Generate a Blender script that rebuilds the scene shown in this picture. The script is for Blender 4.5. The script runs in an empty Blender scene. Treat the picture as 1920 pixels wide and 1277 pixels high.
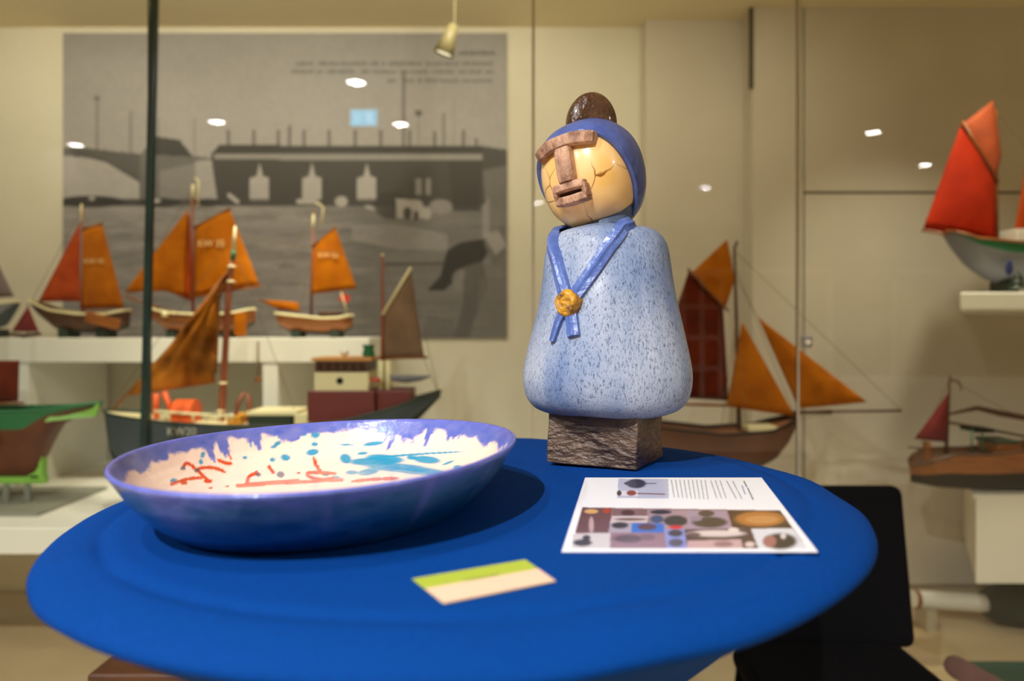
import bpy, bmesh, math, random
import numpy as np
from mathutils import Vector, Matrix

random.seed(7); np.random.seed(7)
SC = bpy.context.scene
COL = SC.collection

# ------------------------------------------------------------------ camera
F, YH, ZC = 1320.0, 620.0, 1.272          # focal length (px of 1920), eye-level row, eye height
cam = bpy.data.cameras.new('camera'); camo = bpy.data.objects.new('camera', cam); COL.objects.link(camo)
camo.location = (0, 0, ZC); camo.rotation_euler = (math.pi/2, 0, 0)
cam.sensor_width = 36; cam.lens = 36*F/1920; cam.shift_y = -(638.5-YH)/1920
cam.clip_start = .02; cam.clip_end = 60
cam.dof.use_dof = True; cam.dof.focus_distance = .86; cam.dof.aperture_fstop = 2.8
SC.camera = camo
# ------------------------------------------------------------------ world, exposure
w = bpy.data.worlds.new('world'); SC.world = w; w.use_nodes = True
w.node_tree.nodes['Background'].inputs[0].default_value = (.5, .47, .42, 1)
w.node_tree.nodes['Background'].inputs[1].default_value = .05
SC.view_settings.view_transform = 'Standard'; SC.view_settings.look = 'None'
SC.view_settings.exposure = 0; SC.view_settings.gamma = 1; SC.view_settings.use_curve_mapping = False
SC.cycles.max_bounces = 8; SC.cycles.diffuse_bounces = 4; SC.cycles.transparent_max_bounces = 24
SC.cycles.sample_clamp_indirect = 4; SC.cycles.caustics_reflective = False; SC.cycles.caustics_refractive = False
SC.cycles.blur_glossy = .5

G = 2.2              # glass front of the show case
ZCEIL = 2.78
ROOM_W = 35.0        # watt of one ceiling downlight
CASE_W = 50.0        # watt of one show case spot

def W(px, py, Y):
    return Vector(((px-960)/F*Y, Y, ZC-(py-YH)/F*Y))

def spot(loc, tgt, watt, col, size=70, blend=.6, r=.04):
    l = bpy.data.lights.new('spot', 'SPOT'); l.energy = watt; l.color = col
    l.spot_size = math.radians(size); l.spot_blend = blend; l.shadow_soft_size = r
    o = bpy.data.objects.new('spot', l); COL.objects.link(o); o.location = loc
    o.rotation_euler = (Vector(tgt)-Vector(loc)).to_track_quat('-Z', 'Y').to_euler()
    return o

# case spots, wide, platform and floor ones added as fill: position, target, power factor
for loc, tgt, k, size in (((-2.3, 2.34, 2.70), (-2.1, 3.5, 1.95), .55, 130),
                    ((-1.2, 2.34, 2.70), (-1.2, 3.5, 1.95), .55, 130),
                    ((-.1, 2.34, 2.70), (-.2, 3.5, 1.95), .55, 130),
                    ((-.75, 2.40, 2.70), (-1.0, 2.90, 1.10), 2.3, 44),
                    ((-1.35, 2.34, 2.70), (-1.55, 2.55, .65), .9, 56),  # unseen spot added to brighten the platform
                    ((.9, 2.34, 2.70), (.9, 3.3, 1.6), .2, 130),
                    ((1.62, 2.36, 2.70), (1.85, 3.0, .40), .95, 84),
                    ((1.70, 2.36, 2.70), (1.75, 2.75, 0), .8, 40)):  # unseen spot added to brighten the floor
    spot(loc, tgt, CASE_W*k, (1, .92, .72), size, .85)

# ------------------------------------------------------------------ materials
def lin(c):
    return tuple((x/12.92 if x <= .04045 else ((x+.055)/1.055)**2.4) for x in c)
def rgb(r, g, b): return lin((r/255, g/255, b/255))
MATS = {}
def mat(name, col=(.8, .8, .8), rough=.5, col2=None, scale=20, bump=0, bscale=None, metal=0, coat=0, vcol=False,
        emit=None, estr=0, stretch=None, spec=.5, thr=(.35, .65)):
    if name in MATS: return MATS[name]
    m = bpy.data.materials.new(name); m.use_nodes = True; nt = m.node_tree; b = nt.nodes['Principled BSDF']
    b.inputs['Roughness'].default_value = rough; b.inputs['Metallic'].default_value = metal
    b.inputs['Coat Weight'].default_value = coat; b.inputs['Specular IOR Level'].default_value = spec
    b.inputs['Coat Roughness'].default_value = .08
    b.inputs['Base Color'].default_value = (*col, 1)
    tc = nt.nodes.new('ShaderNodeTexCoord'); mp = nt.nodes.new('ShaderNodeMapping')
    nt.links.new(tc.outputs['Object'], mp.inputs[0])
    if stretch: mp.inputs['Scale'].default_value = stretch
    if col2:
        n = nt.nodes.new('ShaderNodeTexNoise'); n.inputs['Scale'].default_value = scale; n.inputs['Detail'].default_value = 5
        nt.links.new(mp.outputs[0], n.inputs[0])
        r = nt.nodes.new('ShaderNodeValToRGB'); r.color_ramp.elements[0].position = thr[0]; r.color_ramp.elements[1].position = thr[1]
        r.color_ramp.elements[0].color = (*col, 1); r.color_ramp.elements[1].color = (*col2, 1)
        nt.links.new(n.outputs[0], r.inputs[0]); nt.links.new(r.outputs[0], b.inputs['Base Color'])
    if bump:
        n2 = nt.nodes.new('ShaderNodeTexNoise'); n2.inputs['Scale'].default_value = bscale or scale; n2.inputs['Detail'].default_value = 4
        nt.links.new(mp.outputs[0], n2.inputs[0])
        bp = nt.nodes.new('ShaderNodeBump'); bp.inputs['Strength'].default_value = bump; bp.inputs['Distance'].default_value = .01
        nt.links.new(n2.outputs[0], bp.inputs['Height']); nt.links.new(bp.outputs[0], b.inputs['Normal'])
    if vcol:
        a = nt.nodes.new('ShaderNodeVertexColor'); a.layer_name = 'Col'
        nt.links.new(a.outputs[0], b.inputs['Base Color'])
    if emit:
        b.inputs['Emission Color'].default_value = (*emit, 1); b.inputs['Emission Strength'].default_value = estr
    MATS[name] = m
    return m

def glass_mat():
    m = bpy.data.materials.new('case_glass'); m.use_nodes = True; nt = m.node_tree; nt.nodes.clear()
    out = nt.nodes.new('ShaderNodeOutputMaterial'); mix = nt.nodes.new('ShaderNodeMixShader')
    tr = nt.nodes.new('ShaderNodeBsdfTransparent'); tr.inputs[0].default_value = (.97, .985, .96, 1)
    gl = nt.nodes.new('ShaderNodeBsdfGlossy'); gl.inputs['Roughness'].default_value = 0
    fr = nt.nodes.new('ShaderNodeFresnel'); fr.inputs['IOR'].default_value = 1.52
    ge = nt.nodes.new('ShaderNodeNewGeometry'); iv = nt.nodes.new('ShaderNodeMath'); iv.operation = 'SUBTRACT'; iv.inputs[0].default_value = 1
    mu = nt.nodes.new('ShaderNodeMath'); mu.operation = 'MULTIPLY'
    nt.links.new(ge.outputs['Backfacing'], iv.inputs[1]); nt.links.new(iv.outputs[0], mu.inputs[0]); nt.links.new(fr.outputs[0], mu.inputs[1])
    nt.links.new(mu.outputs[0], mix.inputs[0]); nt.links.new(tr.outputs[0], mix.inputs[1]); nt.links.new(gl.outputs[0], mix.inputs[2])
    nt.links.new(mix.outputs[0], out.inputs[0])
    return m

M_wall = mat('wall_paint', rgb(226, 218, 200), .7, rgb(220, 212, 193), 3)
M_taupe = mat('partition_paint', rgb(214, 204, 188), .6, rgb(208, 198, 182), 3)
M_ceil = mat('ceiling_paint', rgb(228, 214, 178), .8)
M_floor = mat('floor_tan', rgb(214, 190, 150), .5, rgb(204, 180, 141), 4)
M_white = mat('white_lacquer', rgb(238, 234, 222), .4)
M_skirt = mat('skirting', rgb(190, 176, 150), .6)
M_grey = mat('grey_plate', rgb(135, 135, 122), .5)
M_dark = mat('dark_gap', rgb(70, 62, 50), .7)
M_black = mat('black_fabric', rgb(11, 11, 13), .9, rgb(14, 14, 16), 150, .2, spec=.08)
M_edge = mat('green_glass_edge', rgb(38, 62, 54), .25, rgb(30, 48, 44), 6)
M_joint = mat('glass_joint', rgb(186, 174, 150), .5)
M_metal = mat('brushed_metal', rgb(170, 168, 165), .35, metal=.8)
M_blue = mat('blue_stretch_cloth', rgb(0, 57, 128), .85, rgb(0, 53, 121), 260, .12, 420, spec=.08)
M_sailo = mat('sail_ochre', rgb(190, 108, 10), .75, rgb(166, 88, 6), 14, .25, 30, spec=.1)
M_sailr = mat('sail_rust', rgb(190, 78, 26), .75, rgb(164, 62, 18), 12, .2, 30, spec=.1)
M_sailred = mat('sail_red', rgb(190, 48, 18), .7, rgb(164, 36, 14), 9, .2, 30, spec=.1)
M_sailp = mat('sail_maroon', rgb(128, 52, 50), .8, rgb(108, 42, 42), 12, .2, 30, spec=.1)
M_sailg = mat('sail_greybrown', rgb(140, 112, 90), .8, rgb(122, 96, 76), 9, .2, 30, spec=.1)
M_saild = mat('sail_darkred', rgb(106, 36, 12), .75, rgb(82, 26, 10), 9, .2, 30, spec=.1)
M_tarp = mat('sail_rusty_cloth', rgb(190, 116, 32), .7, rgb(104, 58, 14), 7, .5, 14, spec=.1)
M_wood = mat('varnished_wood', rgb(158, 92, 34), .4, rgb(122, 66, 22), 9, stretch=(1, 4, 8))
M_wood2 = mat('dark_wood', rgb(92, 54, 26), .5, rgb(66, 38, 18), 12, stretch=(1, 4, 8))
M_mast = mat('mast_wood', rgb(158, 84, 52), .45, rgb(136, 68, 42), 12, stretch=(6, 6, 1))
M_cream = mat('cream_paint', rgb(238, 226, 178), .45)
M_hullblk = mat('hull_black', rgb(14, 13, 12), .6, spec=.2)
M_hullgrn = mat('hull_darkgreen', rgb(34, 48, 34), .5)
M_slate = mat('hull_slate', rgb(66, 78, 84), .45, rgb(58, 70, 76), 6)
M_orange = mat('orange_paint', rgb(232, 92, 20), .4)
M_red = mat('red_paint', rgb(200, 46, 24), .4)
M_maroon = mat('maroon_paint', rgb(112, 44, 40), .45)
M_green = mat('green_paint', rgb(34, 110, 66), .5)
M_lime = mat('light_green_paint', rgb(140, 196, 80), .5)
M_rope = mat('rigging_rope', rgb(120, 96, 64), .8)
M_hullgreyw = mat('hull_pale_grey', rgb(128, 128, 138), .5)
M_navy = mat('navy_paint', rgb(44, 54, 104), .5)
M_text = mat('sail_lettering', rgb(226, 196, 140), .7)

# ------------------------------------------------------------------ mesh helpers
class MB:
    def __init__(s): s.v = []; s.f = []; s.mi = []
    def add(s, vs, fs, mi=0):
        o = len(s.v); s.v += [tuple(p) for p in vs]; s.f += [tuple(i+o for i in q) for q in fs]; s.mi += [mi]*len(fs); return s
    def box(s, lo, hi, mi=0, rot=None, bev=0):
        (x0, y0, z0), (x1, y1, z1) = lo, hi
        vs = [Vector(p) for p in ((x0,y0,z0),(x1,y0,z0),(x1,y1,z0),(x0,y1,z0),(x0,y0,z1),(x1,y0,z1),(x1,y1,z1),(x0,y1,z1))]
        if rot is not None:
            c = sum(vs, Vector())/8; vs = [c+rot@(p-c) for p in vs]
        return s.add(vs, [(0,3,2,1),(4,5,6,7),(0,1,5,4),(1,2,6,5),(2,3,7,6),(3,0,4,7)], mi)
    def tube(s, path, r, n=8, mi=0, cap=True):
        path = [Vector(p) for p in path]; rs = r if isinstance(r, (list, tuple)) else [r]*len(path)
        vs = []; fs = []; up = None
        for i, p in enumerate(path):
            d = (path[min(i+1, len(path)-1)]-path[max(i-1, 0)]).normalized()
            a = up if up is not None else (Vector((0, 0, 1)) if abs(d.z) < .9 else Vector((1, 0, 0)))
            x = d.cross(a).normalized(); y = x.cross(d).normalized(); up = y
            vs += [p+(x*math.cos(2*math.pi*k/n)+y*math.sin(2*math.pi*k/n))*rs[i] for k in range(n)]
        for i in range(len(path)-1):
            for k in range(n):
                a = i*n+k; b = i*n+(k+1) % n; fs.append((a, b, b+n, a+n))
        if cap: fs += [tuple(range(n))[::-1], tuple(range((len(path)-1)*n, len(path)*n))]
        return s.add(vs, fs, mi)
    def lathe(s, prof, n=32, mi=0, c=(0, 0, 0), fn=None, closed=False):
        vs = []; fs = []
        for (r, z) in prof:
            for k in range(n):
                a = 2*math.pi*k/n; p = Vector((c[0]+r*math.cos(a), c[1]+r*math.sin(a), c[2]+z))
                vs.append(fn(p, a, r, z) if fn else p)
        m = len(prof)
        for i in range(m-1):
            for k in range(n):
                a = i*n+k; b = i*n+(k+1) % n; fs.append((a, b, b+n, a+n))
        if not closed: fs += [tuple(range(n))[::-1], tuple(range((m-1)*n, m*n))]
        return s.add(vs, fs, mi)
    def grid(s, fn, nu, nv, mi=0):
        vs = [fn(i/(nu-1), j/(nv-1)) for j in range(nv) for i in range(nu)]
        fs = [(j*nu+i, j*nu+i+1, (j+1)*nu+i+1, (j+1)*nu+i) for j in range(nv-1) for i in range(nu-1)]
        return s.add(vs, fs, mi)
    def build(s, name, mats, parent=None, smooth=False, solid=0, bevel=0, sub=0, org=None, cols=None):
        me = bpy.data.meshes.new(name)
        if org is None and parent is not None:
            p = parent
            while p.parent: p = p.parent
            org = p.location if p.get('_world') else None
        vs = [tuple(Vector(q)-Vector(org)) for q in s.v] if org is not None else s.v
        me.from_pydata(vs, [], s.f)
        mats = mats if isinstance(mats, (list, tuple)) else [mats]
        for m in mats: me.materials.append(m)
        for p, mi in zip(me.polygons, s.mi): p.material_index = mi; p.use_smooth = smooth
        bm = bmesh.new(); bm.from_mesh(me); bmesh.ops.recalc_face_normals(bm, faces=bm.faces); bm.to_mesh(me); bm.free()
        if cols is not None:
            a = me.color_attributes.new('Col', 'FLOAT_COLOR', 'POINT')
            c4 = np.ones((len(s.v), 4), np.float32); c4[:, :3] = cols; a.data.foreach_set('color', c4.ravel())
        o = bpy.data.objects.new(name, me); COL.objects.link(o)
        if parent: o.parent = parent
        if bevel:
            b = o.modifiers.new('bevel', 'BEVEL'); b.width = bevel; b.segments = 3; b.limit_method = 'ANGLE'
        if solid:
            b = o.modifiers.new('solid', 'SOLIDIFY'); b.thickness = solid; b.offset = 0
        if sub:
            b = o.modifiers.new('sub', 'SUBSURF'); b.levels = sub; b.render_levels = sub
        return o

def tag(o, label, cat=None, group=None, kind=None):
    o['label'] = label
    if cat: o['category'] = cat
    if group: o['group'] = group
    if kind: o['kind'] = kind
    return o
def struct(o, label=None):
    o['kind'] = 'structure'
    if label: o['label'] = label
    return o
def thing(name, loc, label, cat, group=None, world=True):
    o = bpy.data.objects.new(name, None); COL.objects.link(o); o.location = loc; o.empty_display_size = .05
    if world: o['_world'] = 1
    return tag(o, label, cat, group)

# value noise for painted surfaces
def vnoise(x, y, seed=0):
    xi = np.floor(x).astype(int); yi = np.floor(y).astype(int); fx = x-xi; fy = y-yi
    fx = fx*fx*(3-2*fx); fy = fy*fy*(3-2*fy)
    def h(a, b):
        n = (a*374761393+b*668265263+seed*1442695041) & 0xffffffff
        n = ((n ^ (n >> 13))*1274126177) & 0xffffffff
        return ((n ^ (n >> 16)) & 0xffff)/65535.0
    return (h(xi, yi)*(1-fx)+h(xi+1, yi)*fx)*(1-fy)+(h(xi, yi+1)*(1-fx)+h(xi+1, yi+1)*fx)*fy
def fbm(x, y, seed=0, o=4):
    return sum(vnoise(x*2**k, y*2**k, seed+k)*.5**k for k in range(o))/sum(.5**k for k in range(o))
class Paint:
    """flat print: colours laid down shape by shape on sample points x, y"""
    def __init__(s, x, y, base): s.x = np.asarray(x, float); s.y = np.asarray(y, float); s.c = np.tile(np.array(base, float), (len(s.x), 1))
    def put(s, m, col, a=1.0):
        m = (np.clip(m, 0, 1)*a)[:, None]; s.c = s.c*(1-m)+np.array(col)*m
    def ell(s, cx, cy, rx, ry, col, a=1, soft=.15, ang=0):
        t = math.radians(ang); dx = s.x-cx; dy = s.y-cy; u = (dx*math.cos(t)+dy*math.sin(t))/rx; v = (-dx*math.sin(t)+dy*math.cos(t))/ry
        s.put((1-np.hypot(u, v))/soft+.5, col, a)
    def seg(s, x0, y0, x1, y1, wd, col, a=1, soft=1.0):
        dx, dy = x1-x0, y1-y0; t = np.clip(((s.x-x0)*dx+(s.y-y0)*dy)/(dx*dx+dy*dy+1e-9), 0, 1)
        s.put((wd/2-np.hypot(s.x-x0-t*dx, s.y-y0-t*dy))/soft+.5, col, a)
    def poly(s, pts, col, a=1):
        ins = np.zeros(len(s.x), bool); n = len(pts)
        for i in range(n):
            (x0, y0), (x1, y1) = pts[i], pts[(i+1) % n]
            if y0 == y1: continue
            c = ((y0 > s.y) != (y1 > s.y)) & (s.x < (x1-x0)*(s.y-y0)/(y1-y0)+x0); ins ^= c
        s.put(ins.astype(float), col, a)
def project(vs):
    v = np.array([tuple(p) for p in vs]); return 960+v[:, 0]/v[:, 1]*F, YH-(v[:, 2]-ZC)/v[:, 1]*F

# ------------------------------------------------------------------ the room
def slab(name, lo, hi, m): return struct(MB().box(lo, hi).build(name, m))
XL, XR, YB, YW = -3.6, 6.2, -5.6, 3.5
slab('floor', (XL, YB, -.05), (XR, YW+.1, 0), M_floor)
slab('ceiling', (XL, YB, ZCEIL), (XR, YW+.1, ZCEIL+.05), M_ceil)
slab('wall_back', (XL, YW, 0), (XR, YW+.1, ZCEIL), M_wall)
M_rear = mat('rear_paint', rgb(104, 94, 80), .8)
slab('wall_left', (XL-.1, YB, 0), (XL, YW+.1, ZCEIL), M_rear)
slab('wall_right', (XR, YB, 0), (XR+.1, YW+.1, ZCEIL), M_rear)
slab('wall_front', (XL, YB-.1, 0), (XR, YB, ZCEIL), mat('rear_paint', rgb(104, 94, 80), .8))
# built-in partition of flush panels at the right, standing before the back wall
YP1, YP2 = 3.42, 3.28
x12 = W(1211, 0, YP1).x; x14 = W(1411, 0, YP2).x
p1 = MB().box((x12, YP1, 0), (x14+.02, YW-.002, W(0, 36, YP1).z)).build('trim_1', M_taupe); struct(p1)
zt = W(0, 361, YP2).z; xd = W(1507, 0, YP2).x; xe = XR
p2 = bpy.data.objects.new('wall_partition', None); COL.objects.link(p2); p2.location = (x14, YP2, 0); p2['_world'] = 1; struct(p2)
m = MB(); m.box((x14, YP2, 0), (xd-.004, YW-.002, ZCEIL)); m.build('panel', M_taupe, p2)
m = MB(); m.box((xd+.004, YP2, zt+.006), (xe, YW-.002, ZCEIL)); m.build('panel', M_taupe, p2)
m = MB(); m.box((xd+.004, YP2, .09), (xe, YW-.002, zt-.006)); m.build('panel', M_taupe, p2)
m = MB(); m.box((xd-.004, YP2+.012, 0), (xd+.004, YW-.002, ZCEIL)); m.box((xd+.004, YP2+.012, zt-.006), (xe, YW-.002, zt+.006)); m.build('groove', M_dark, p2)
m = MB(); m.box((xd+.004, YP2+.03, 0), (xe, YW-.002, .09)); m.build('plinth', M_skirt, p2)
a, b = W(1405, 14, YP2-.012), W(1413, 166, YP2-.012)
m = MB(); m.box((a.x, YP2-.014, b.z), (b.x, YP2-.0005, a.z)); m.build('handle_slot', M_dark, p2, bevel=.003)  # dark bar, its colour stands in for the shade inside a handle slot

# rear wall window and doorway: only seen mirrored in the case glass
def rear_window(name, x0, x1, z0, z1, nx, nz, pane):
    o = struct(MB().box((x0, YB+.005, z0), (x1, YB+.03, z1)).build(name, pane))
    t = .05
    fr = MB()
    for i in range(nx+1):
        x = x0+(x1-x0)*i/nx; fr.box((x-t/2, YB+.03, z0), (x+t/2, YB+.07, z1))
    for j in range(nz+1):
        z = z0+(z1-z0)*j/nz; fr.box((x0, YB+.03, z-t/2), (x1, YB+.075, z+t/2))
    fr.build('window_frame', M_white, o)
M_night = mat('night_pane', rgb(30, 30, 34), .1)
rear_window('window_1', 2.15, 2.95, .3, 2.05, 3, 4, M_night)
rear_window('window_2', 4.5, 5.4, .6, 2.02, 1, 1, M_night)
struct(MB().box((1.6, YB+.002, 2.08), (6.1, YB+.05, 2.16)).build('trim_2', M_white))

# ------------------------------------------------------------------ ceiling downlights (mirrored in the glass)
M_lens = mat('lamp_lens', (1, 1, 1), .5, emit=(1, .97, .92), estr=90)
def mirrored(px, py, z=ZCEIL-.012):
    Yv = F*(z-ZC)/(YH-py); return Vector(((px-960)/F*Yv, 2*G-Yv, z))
ring = MB().lathe([(.058, .0), (.058, -.004), (.072, -.004), (.076, .0), (.076, .011), (.058, .011)], 28, closed=True)
lens = MB().lathe([(.0575, .004), (.0575, .010)], 24)
DL = [(668, 155, 'downlight over the left side of the blue table, nearest the glass'),
      (407, 229, 'downlight left of the camera, second from the left wall'),
      (751, 234, 'downlight behind the hanging exit sign'),
      (142, 272, 'downlight closest to the left wall'),
      (1322, 353, 'downlight far back in the room, near the rear window'),
      (1637, 249, 'downlight at the right, nearest the black chair'),
      (1735, 310, 'downlight at the far right, halfway to the rear doorway'),
      (1008, 381, 'downlight farthest back, near the middle of the rear wall')]
me_r = me_l = None
for i, (px, py, lab) in enumerate(DL):
    p = mirrored(px, py)
    t = thing('ceiling_downlight', p, 'round white '+lab, 'ceiling lamp', 'recessed ceiling downlights', world=False)
    if me_r is None:
        a = ring.build('trim_ring', M_white, t, smooth=True); b = lens.build('lens', M_lens, t); me_r, me_l = a.data, b.data
    else:
        for n, d in (('trim_ring', me_r), ('lens', me_l)):
            q = bpy.data.objects.new(n, d); COL.objects.link(q); q.parent = t
    spot(p-Vector((0, 0, .004)), p-Vector((0, 0, 1)), ROOM_W*(1.2, 3.2, 6.2, 1.6, 1.6, 4.2, 4.0, 1.4)[i], (.97, .98, 1.0), 150, .5, .012)

# exit sign hanging from the ceiling behind the viewer
ex = mirrored(683, 222, 2.60); 
t = thing('exit_sign', ex, 'small lit blue-green emergency exit sign hanging from the ceiling', 'exit sign', world=False)
MB().box((-.088, -.012, -.055), (.088, .012, .055)).build('housing', M_white, t, bevel=.004)
MB().box((-.083, .0125, -.05), (.083, .015, .05)).build('lit_panel', mat('exit_lit', (.1, .6, .7), .4, emit=(.0, .40, .72), estr=17), t)
m = MB(); Mw = mat('exit_white', (1, 1, 1), .4, emit=(.12, .62, .95), estr=16)
m.box((.02, .015, -.035), (.055, .017, .038))
m.build('door_symbol', Mw, t)
m = MB(); m.tube([(-.045, .017, .026), (-.045, .0172, .027)], .009, 10)
m.tube([(-.045, .017, .016), (-.05, .017, -.008)], .007, 6); m.tube([(-.05, .017, -.008), (-.034, .017, -.018), (-.036, .017, -.036)], .005, 6)
m.tube([(-.05, .017, -.008), (-.062, .017, -.022), (-.074, .017, -.022)], .005, 6); m.tube([(-.044, .017, .012), (-.028, .017, .002)], .004, 6)
m.build('running_figure', Mw, t)
for q in (-.06, .06): MB().tube([(q, 0, .055), (q, 0, ZCEIL-ex.z)], .002, 6).build('hanger_rod', M_metal, t)

# ------------------------------------------------------------------ glass front
M_glass = glass_mat()
gx = [XL, W(279, 0, G).x, W(1000, 0, G).x, W(1497, 0, G).x, XR]
labs = ['clear glass panel at the far left, left of the dark green glass edge', 'clear glass screen in front of the harbour poster',
        'clear glass screen behind the ceramic figure', 'clear glass screen at the right with the small square lock']
for i in range(4):
    lo, hi = gx[i]+.004, gx[i+1]-.004
    m = MB().box((lo, G, .004), (hi, G+.010, ZCEIL-.002)); m.mi = [1, 1, 0, 1, 0, 1]
    gl = tag(m.build('glass_screen', [M_glass, M_edge]), labs[i], 'glass screen', 'glass screens of the show case')
a = W(290, 0, G-.01); b = W(272, 815, G-.01)
m = MB(); d = (b-a)
top = a+d*((ZCEIL-.003-a.z)/d.z); bot = a+d*((0.003-a.z)/d.z)
m.add([bot+Vector((sx*.0105, sy, 0)) for sx, sy in ((-1,-.012),(1,-.012),(1,.009),(-1,.009))]+[top+Vector((sx*.0105, sy, 0)) for sx, sy in ((-1,-.012),(1,-.012),(1,.009),(-1,.009))],
      [(0,3,2,1),(4,5,6,7),(0,1,5,4),(1,2,6,5),(2,3,7,6),(3,0,4,7)])
tag(m.build('glass_edge_profile', M_edge, bevel=.003), 'dark green upright glass edge before the brown-sailed boats', 'glass edge')
for i, px in ((2, 1000), (3, 1497)):
    x = gx[i]; 
    o = MB().box((x-.0038, G+.001, .004), (x+.0038, G+.009, ZCEIL-.002)).build('glass_joint', M_joint)
    tag(o, ('thin upright joint in the glass left of the ceramic figure', 'thin upright joint in the glass beside the small lock')[i-2], 'glass joint', 'joints between the glass panels')
lk = W(1511, 641, G)
a = MB().box((lk.x-.016, G-.012, lk.z-.019), (lk.x+.016, G, lk.z+.019)).build('lock', M_metal, gl, bevel=.003); a['label'] = 'small square metal lock'
MB().tube([lk+Vector((0, -.018, 0)), lk+Vector((0, -.0115, 0))], .008, 16).build('lock_cylinder', M_white, a)

# ------------------------------------------------------------------ platform, bench, poster
ZP = .627
xr = W(1560, 0, 2.3).x
t = thing('display_platform', (-1.3, 2.6, 0), 'long white display platform with recessed base carrying the ship models', 'platform')
MB().box((XL+.005, 2.30, ZP-.087), (xr, YW-.004, ZP)).build('top_board', M_white, t, bevel=.004)
MB().box((XL+.005, 3.08, .13), (xr-.2, YW-.004, ZP-.088)).build('plinth', M_wall, t)
MB().box((XL+.005, 3.06, 0), (xr-.2, 3.0795, .13)).build('skirting', M_skirt, t)

ZB = W(0, 634, 2.9).z
t = thing('riser_bench', (-1.5, 2.95, ZP), 'white riser bench against the back wall under the poster', 'bench')
bx0, bx1 = W(-300, 0, 2.9).x, W(692, 0, 2.9).x
MB().box((bx0, 2.9, ZB-.10), (bx1, YW-.02, ZB)).build('bench_top', M_white, t, bevel=.003)
for (a, b) in ((-280, -240), (33, 52), (492, 520)):
    MB().box((W(a, 0, 2.9).x, 2.905, ZP), (W(b, 0, 2.9).x, YW-.03, ZB-.10)).build('leg', M_white, t)

# poster, a flat print
NX, NY = 440, 300
pa, pb = W(121, 64, YW), W(951, 634, YW)
m = MB().grid(lambda u, v: Vector((pa.x+(pb.x-pa.x)*u, YW-.0125, pa.z+(pb.z-pa.z)*v)), NX, NY)
x, y = project(m.v)
g = lambda v: np.array((v, v*.955, v*.94))
P = Paint(x, y, g(.5))
P.c = np.outer(.30+.07*np.clip((y-70)/200, 0, 1)+.05*(fbm(x/120, y/60, 3)-.5), g(1))
D1, D2, D3, L1 = g(.03), g(.05), g(.09), g(.46)
for mx, y0, y1, wd, a in ((182,182,365,4,.7),(245,210,290,6,.45),(297,225,260,3,.5),(365,225,290,4,.4),(757,140,275,7,.7),(785,215,275,3,.4),(832,215,275,6,.6),(852,190,275,3,.25)):
    P.seg(mx, y0, mx, y1, wd, D3, a, 2)
P.ell(182, 184, 6, 5, D3, .7); P.ell(785, 212, 7, 6, D2, .8)
for mx, y0 in ((428,246),(476,246),(522,246),(543,238),(570,246),(617,246),(666,246),(714,246),(768,246),(815,248),(869,246),(893,262)):
    P.seg(mx, y0, mx, 275, 6, D2, .75, 2)
P.poly([(100,276),(160,277),(225,285),(300,292),(300,400),(100,400)], D3)
P.poly([(100,290),(165,296),(200,305),(278,352),(278,372),(100,372)], g(.42))
P.poly([(262,292),(290,256),(336,262),(362,292),(420,300),(410,385),(262,385)], g(.14))
P.poly([(288,290),(292,256),(336,262),(360,294)], D1)
P.poly([(300,320),(410,296),(410,375),(300,375)], g(.3), .6); P.poly([(365,302),(412,298),(408,372),(368,372)], g(.42), .8)
P.poly([(395,290),(410,272),(905,274),(960,282),(960,400),(410,392)], D2)
P.poly([(400,286),(412,272),(902,274),(905,288)], D1)
P.poly([(402,288),(905,289),(905,300),(402,299)], g(.34), .85)
for cx in (487, 585, 688):
    P.poly([(cx-34,385),(cx-34,345),(cx,312),(cx+34,345),(cx+34,385)], g(.05), .6)
    P.poly([(cx-18,379),(cx-18,334),(cx-6,330),(cx,305),(cx+6,330),(cx+18,334),(cx+18,379)], g(.44))
P.poly([(100,372),(960,372),(960,392),(100,388)], D2, .8)
P.poly([(100,386),(660,386),(960,400),(960,650),(100,650)], g(.30))
wv = fbm(x/60, y/7, 11); P.put(((y > 386)*(wv-.38)*1.8), g(.17)); P.put((y > 386)*np.clip((x-600)/80, 0, 1)*.7, g(.13))
P.put((y > 386)*np.clip((fbm(x/45, y/9, 5)-.5)*3, 0, 1)*np.clip((760-x)/160, .2, 1), g(.42), .6)
P.ell(170, 378, 62, 11, D1); P.ell(300, 380, 40, 9, D1); P.ell(390, 380, 26, 8, D1); P.ell(293, 376, 8, 4, L1); P.ell(172, 372, 6, 4, g(.4))
P.seg(430, 366, 445, 378, 8, L1); P.seg(560, 378, 592, 378, 9, L1); P.ell(640, 378, 12, 10, g(.45)); P.seg(688, 388, 706, 392, 7, g(.4))
P.ell(735, 385, 34, 26, D1, .8); P.poly([(742,372),(790,376),(800,408),(744,410)], g(.4)); P.ell(764, 400, 8, 12, D2); P.ell(780, 405, 5, 10, D2)
P.ell(800, 400, 9, 12, g(.4)); P.ell(826, 388, 22, 14, g(.26)); P.poly([(840,300),(905,300),(900,395),(850,395)], D1, .8)
for cx in (785, 803): P.poly([(cx-5,365),(cx-5,335),(cx+5,335),(cx+5,365)], g(.26))
P.poly([(905,320),(950,310),(950,470),(915,450)], g(.17), .8); P.poly([(905,385),(918,370),(918,450),(905,450)], g(.3), .8)
P.poly([(660,425),(745,420),(840,440),(840,470),(745,468),(660,450)], g(.36), .5)
P.seg(720, 496, 840, 494, 6, D1, .7, 3); P.seg(840, 494, 850, 470, 5, D1, .6, 3)
P.poly([(838,470),(862,455),(905,448),(925,458),(905,490),(872,500),(850,530),(832,545),(800,544),(825,520)], D1)
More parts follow.
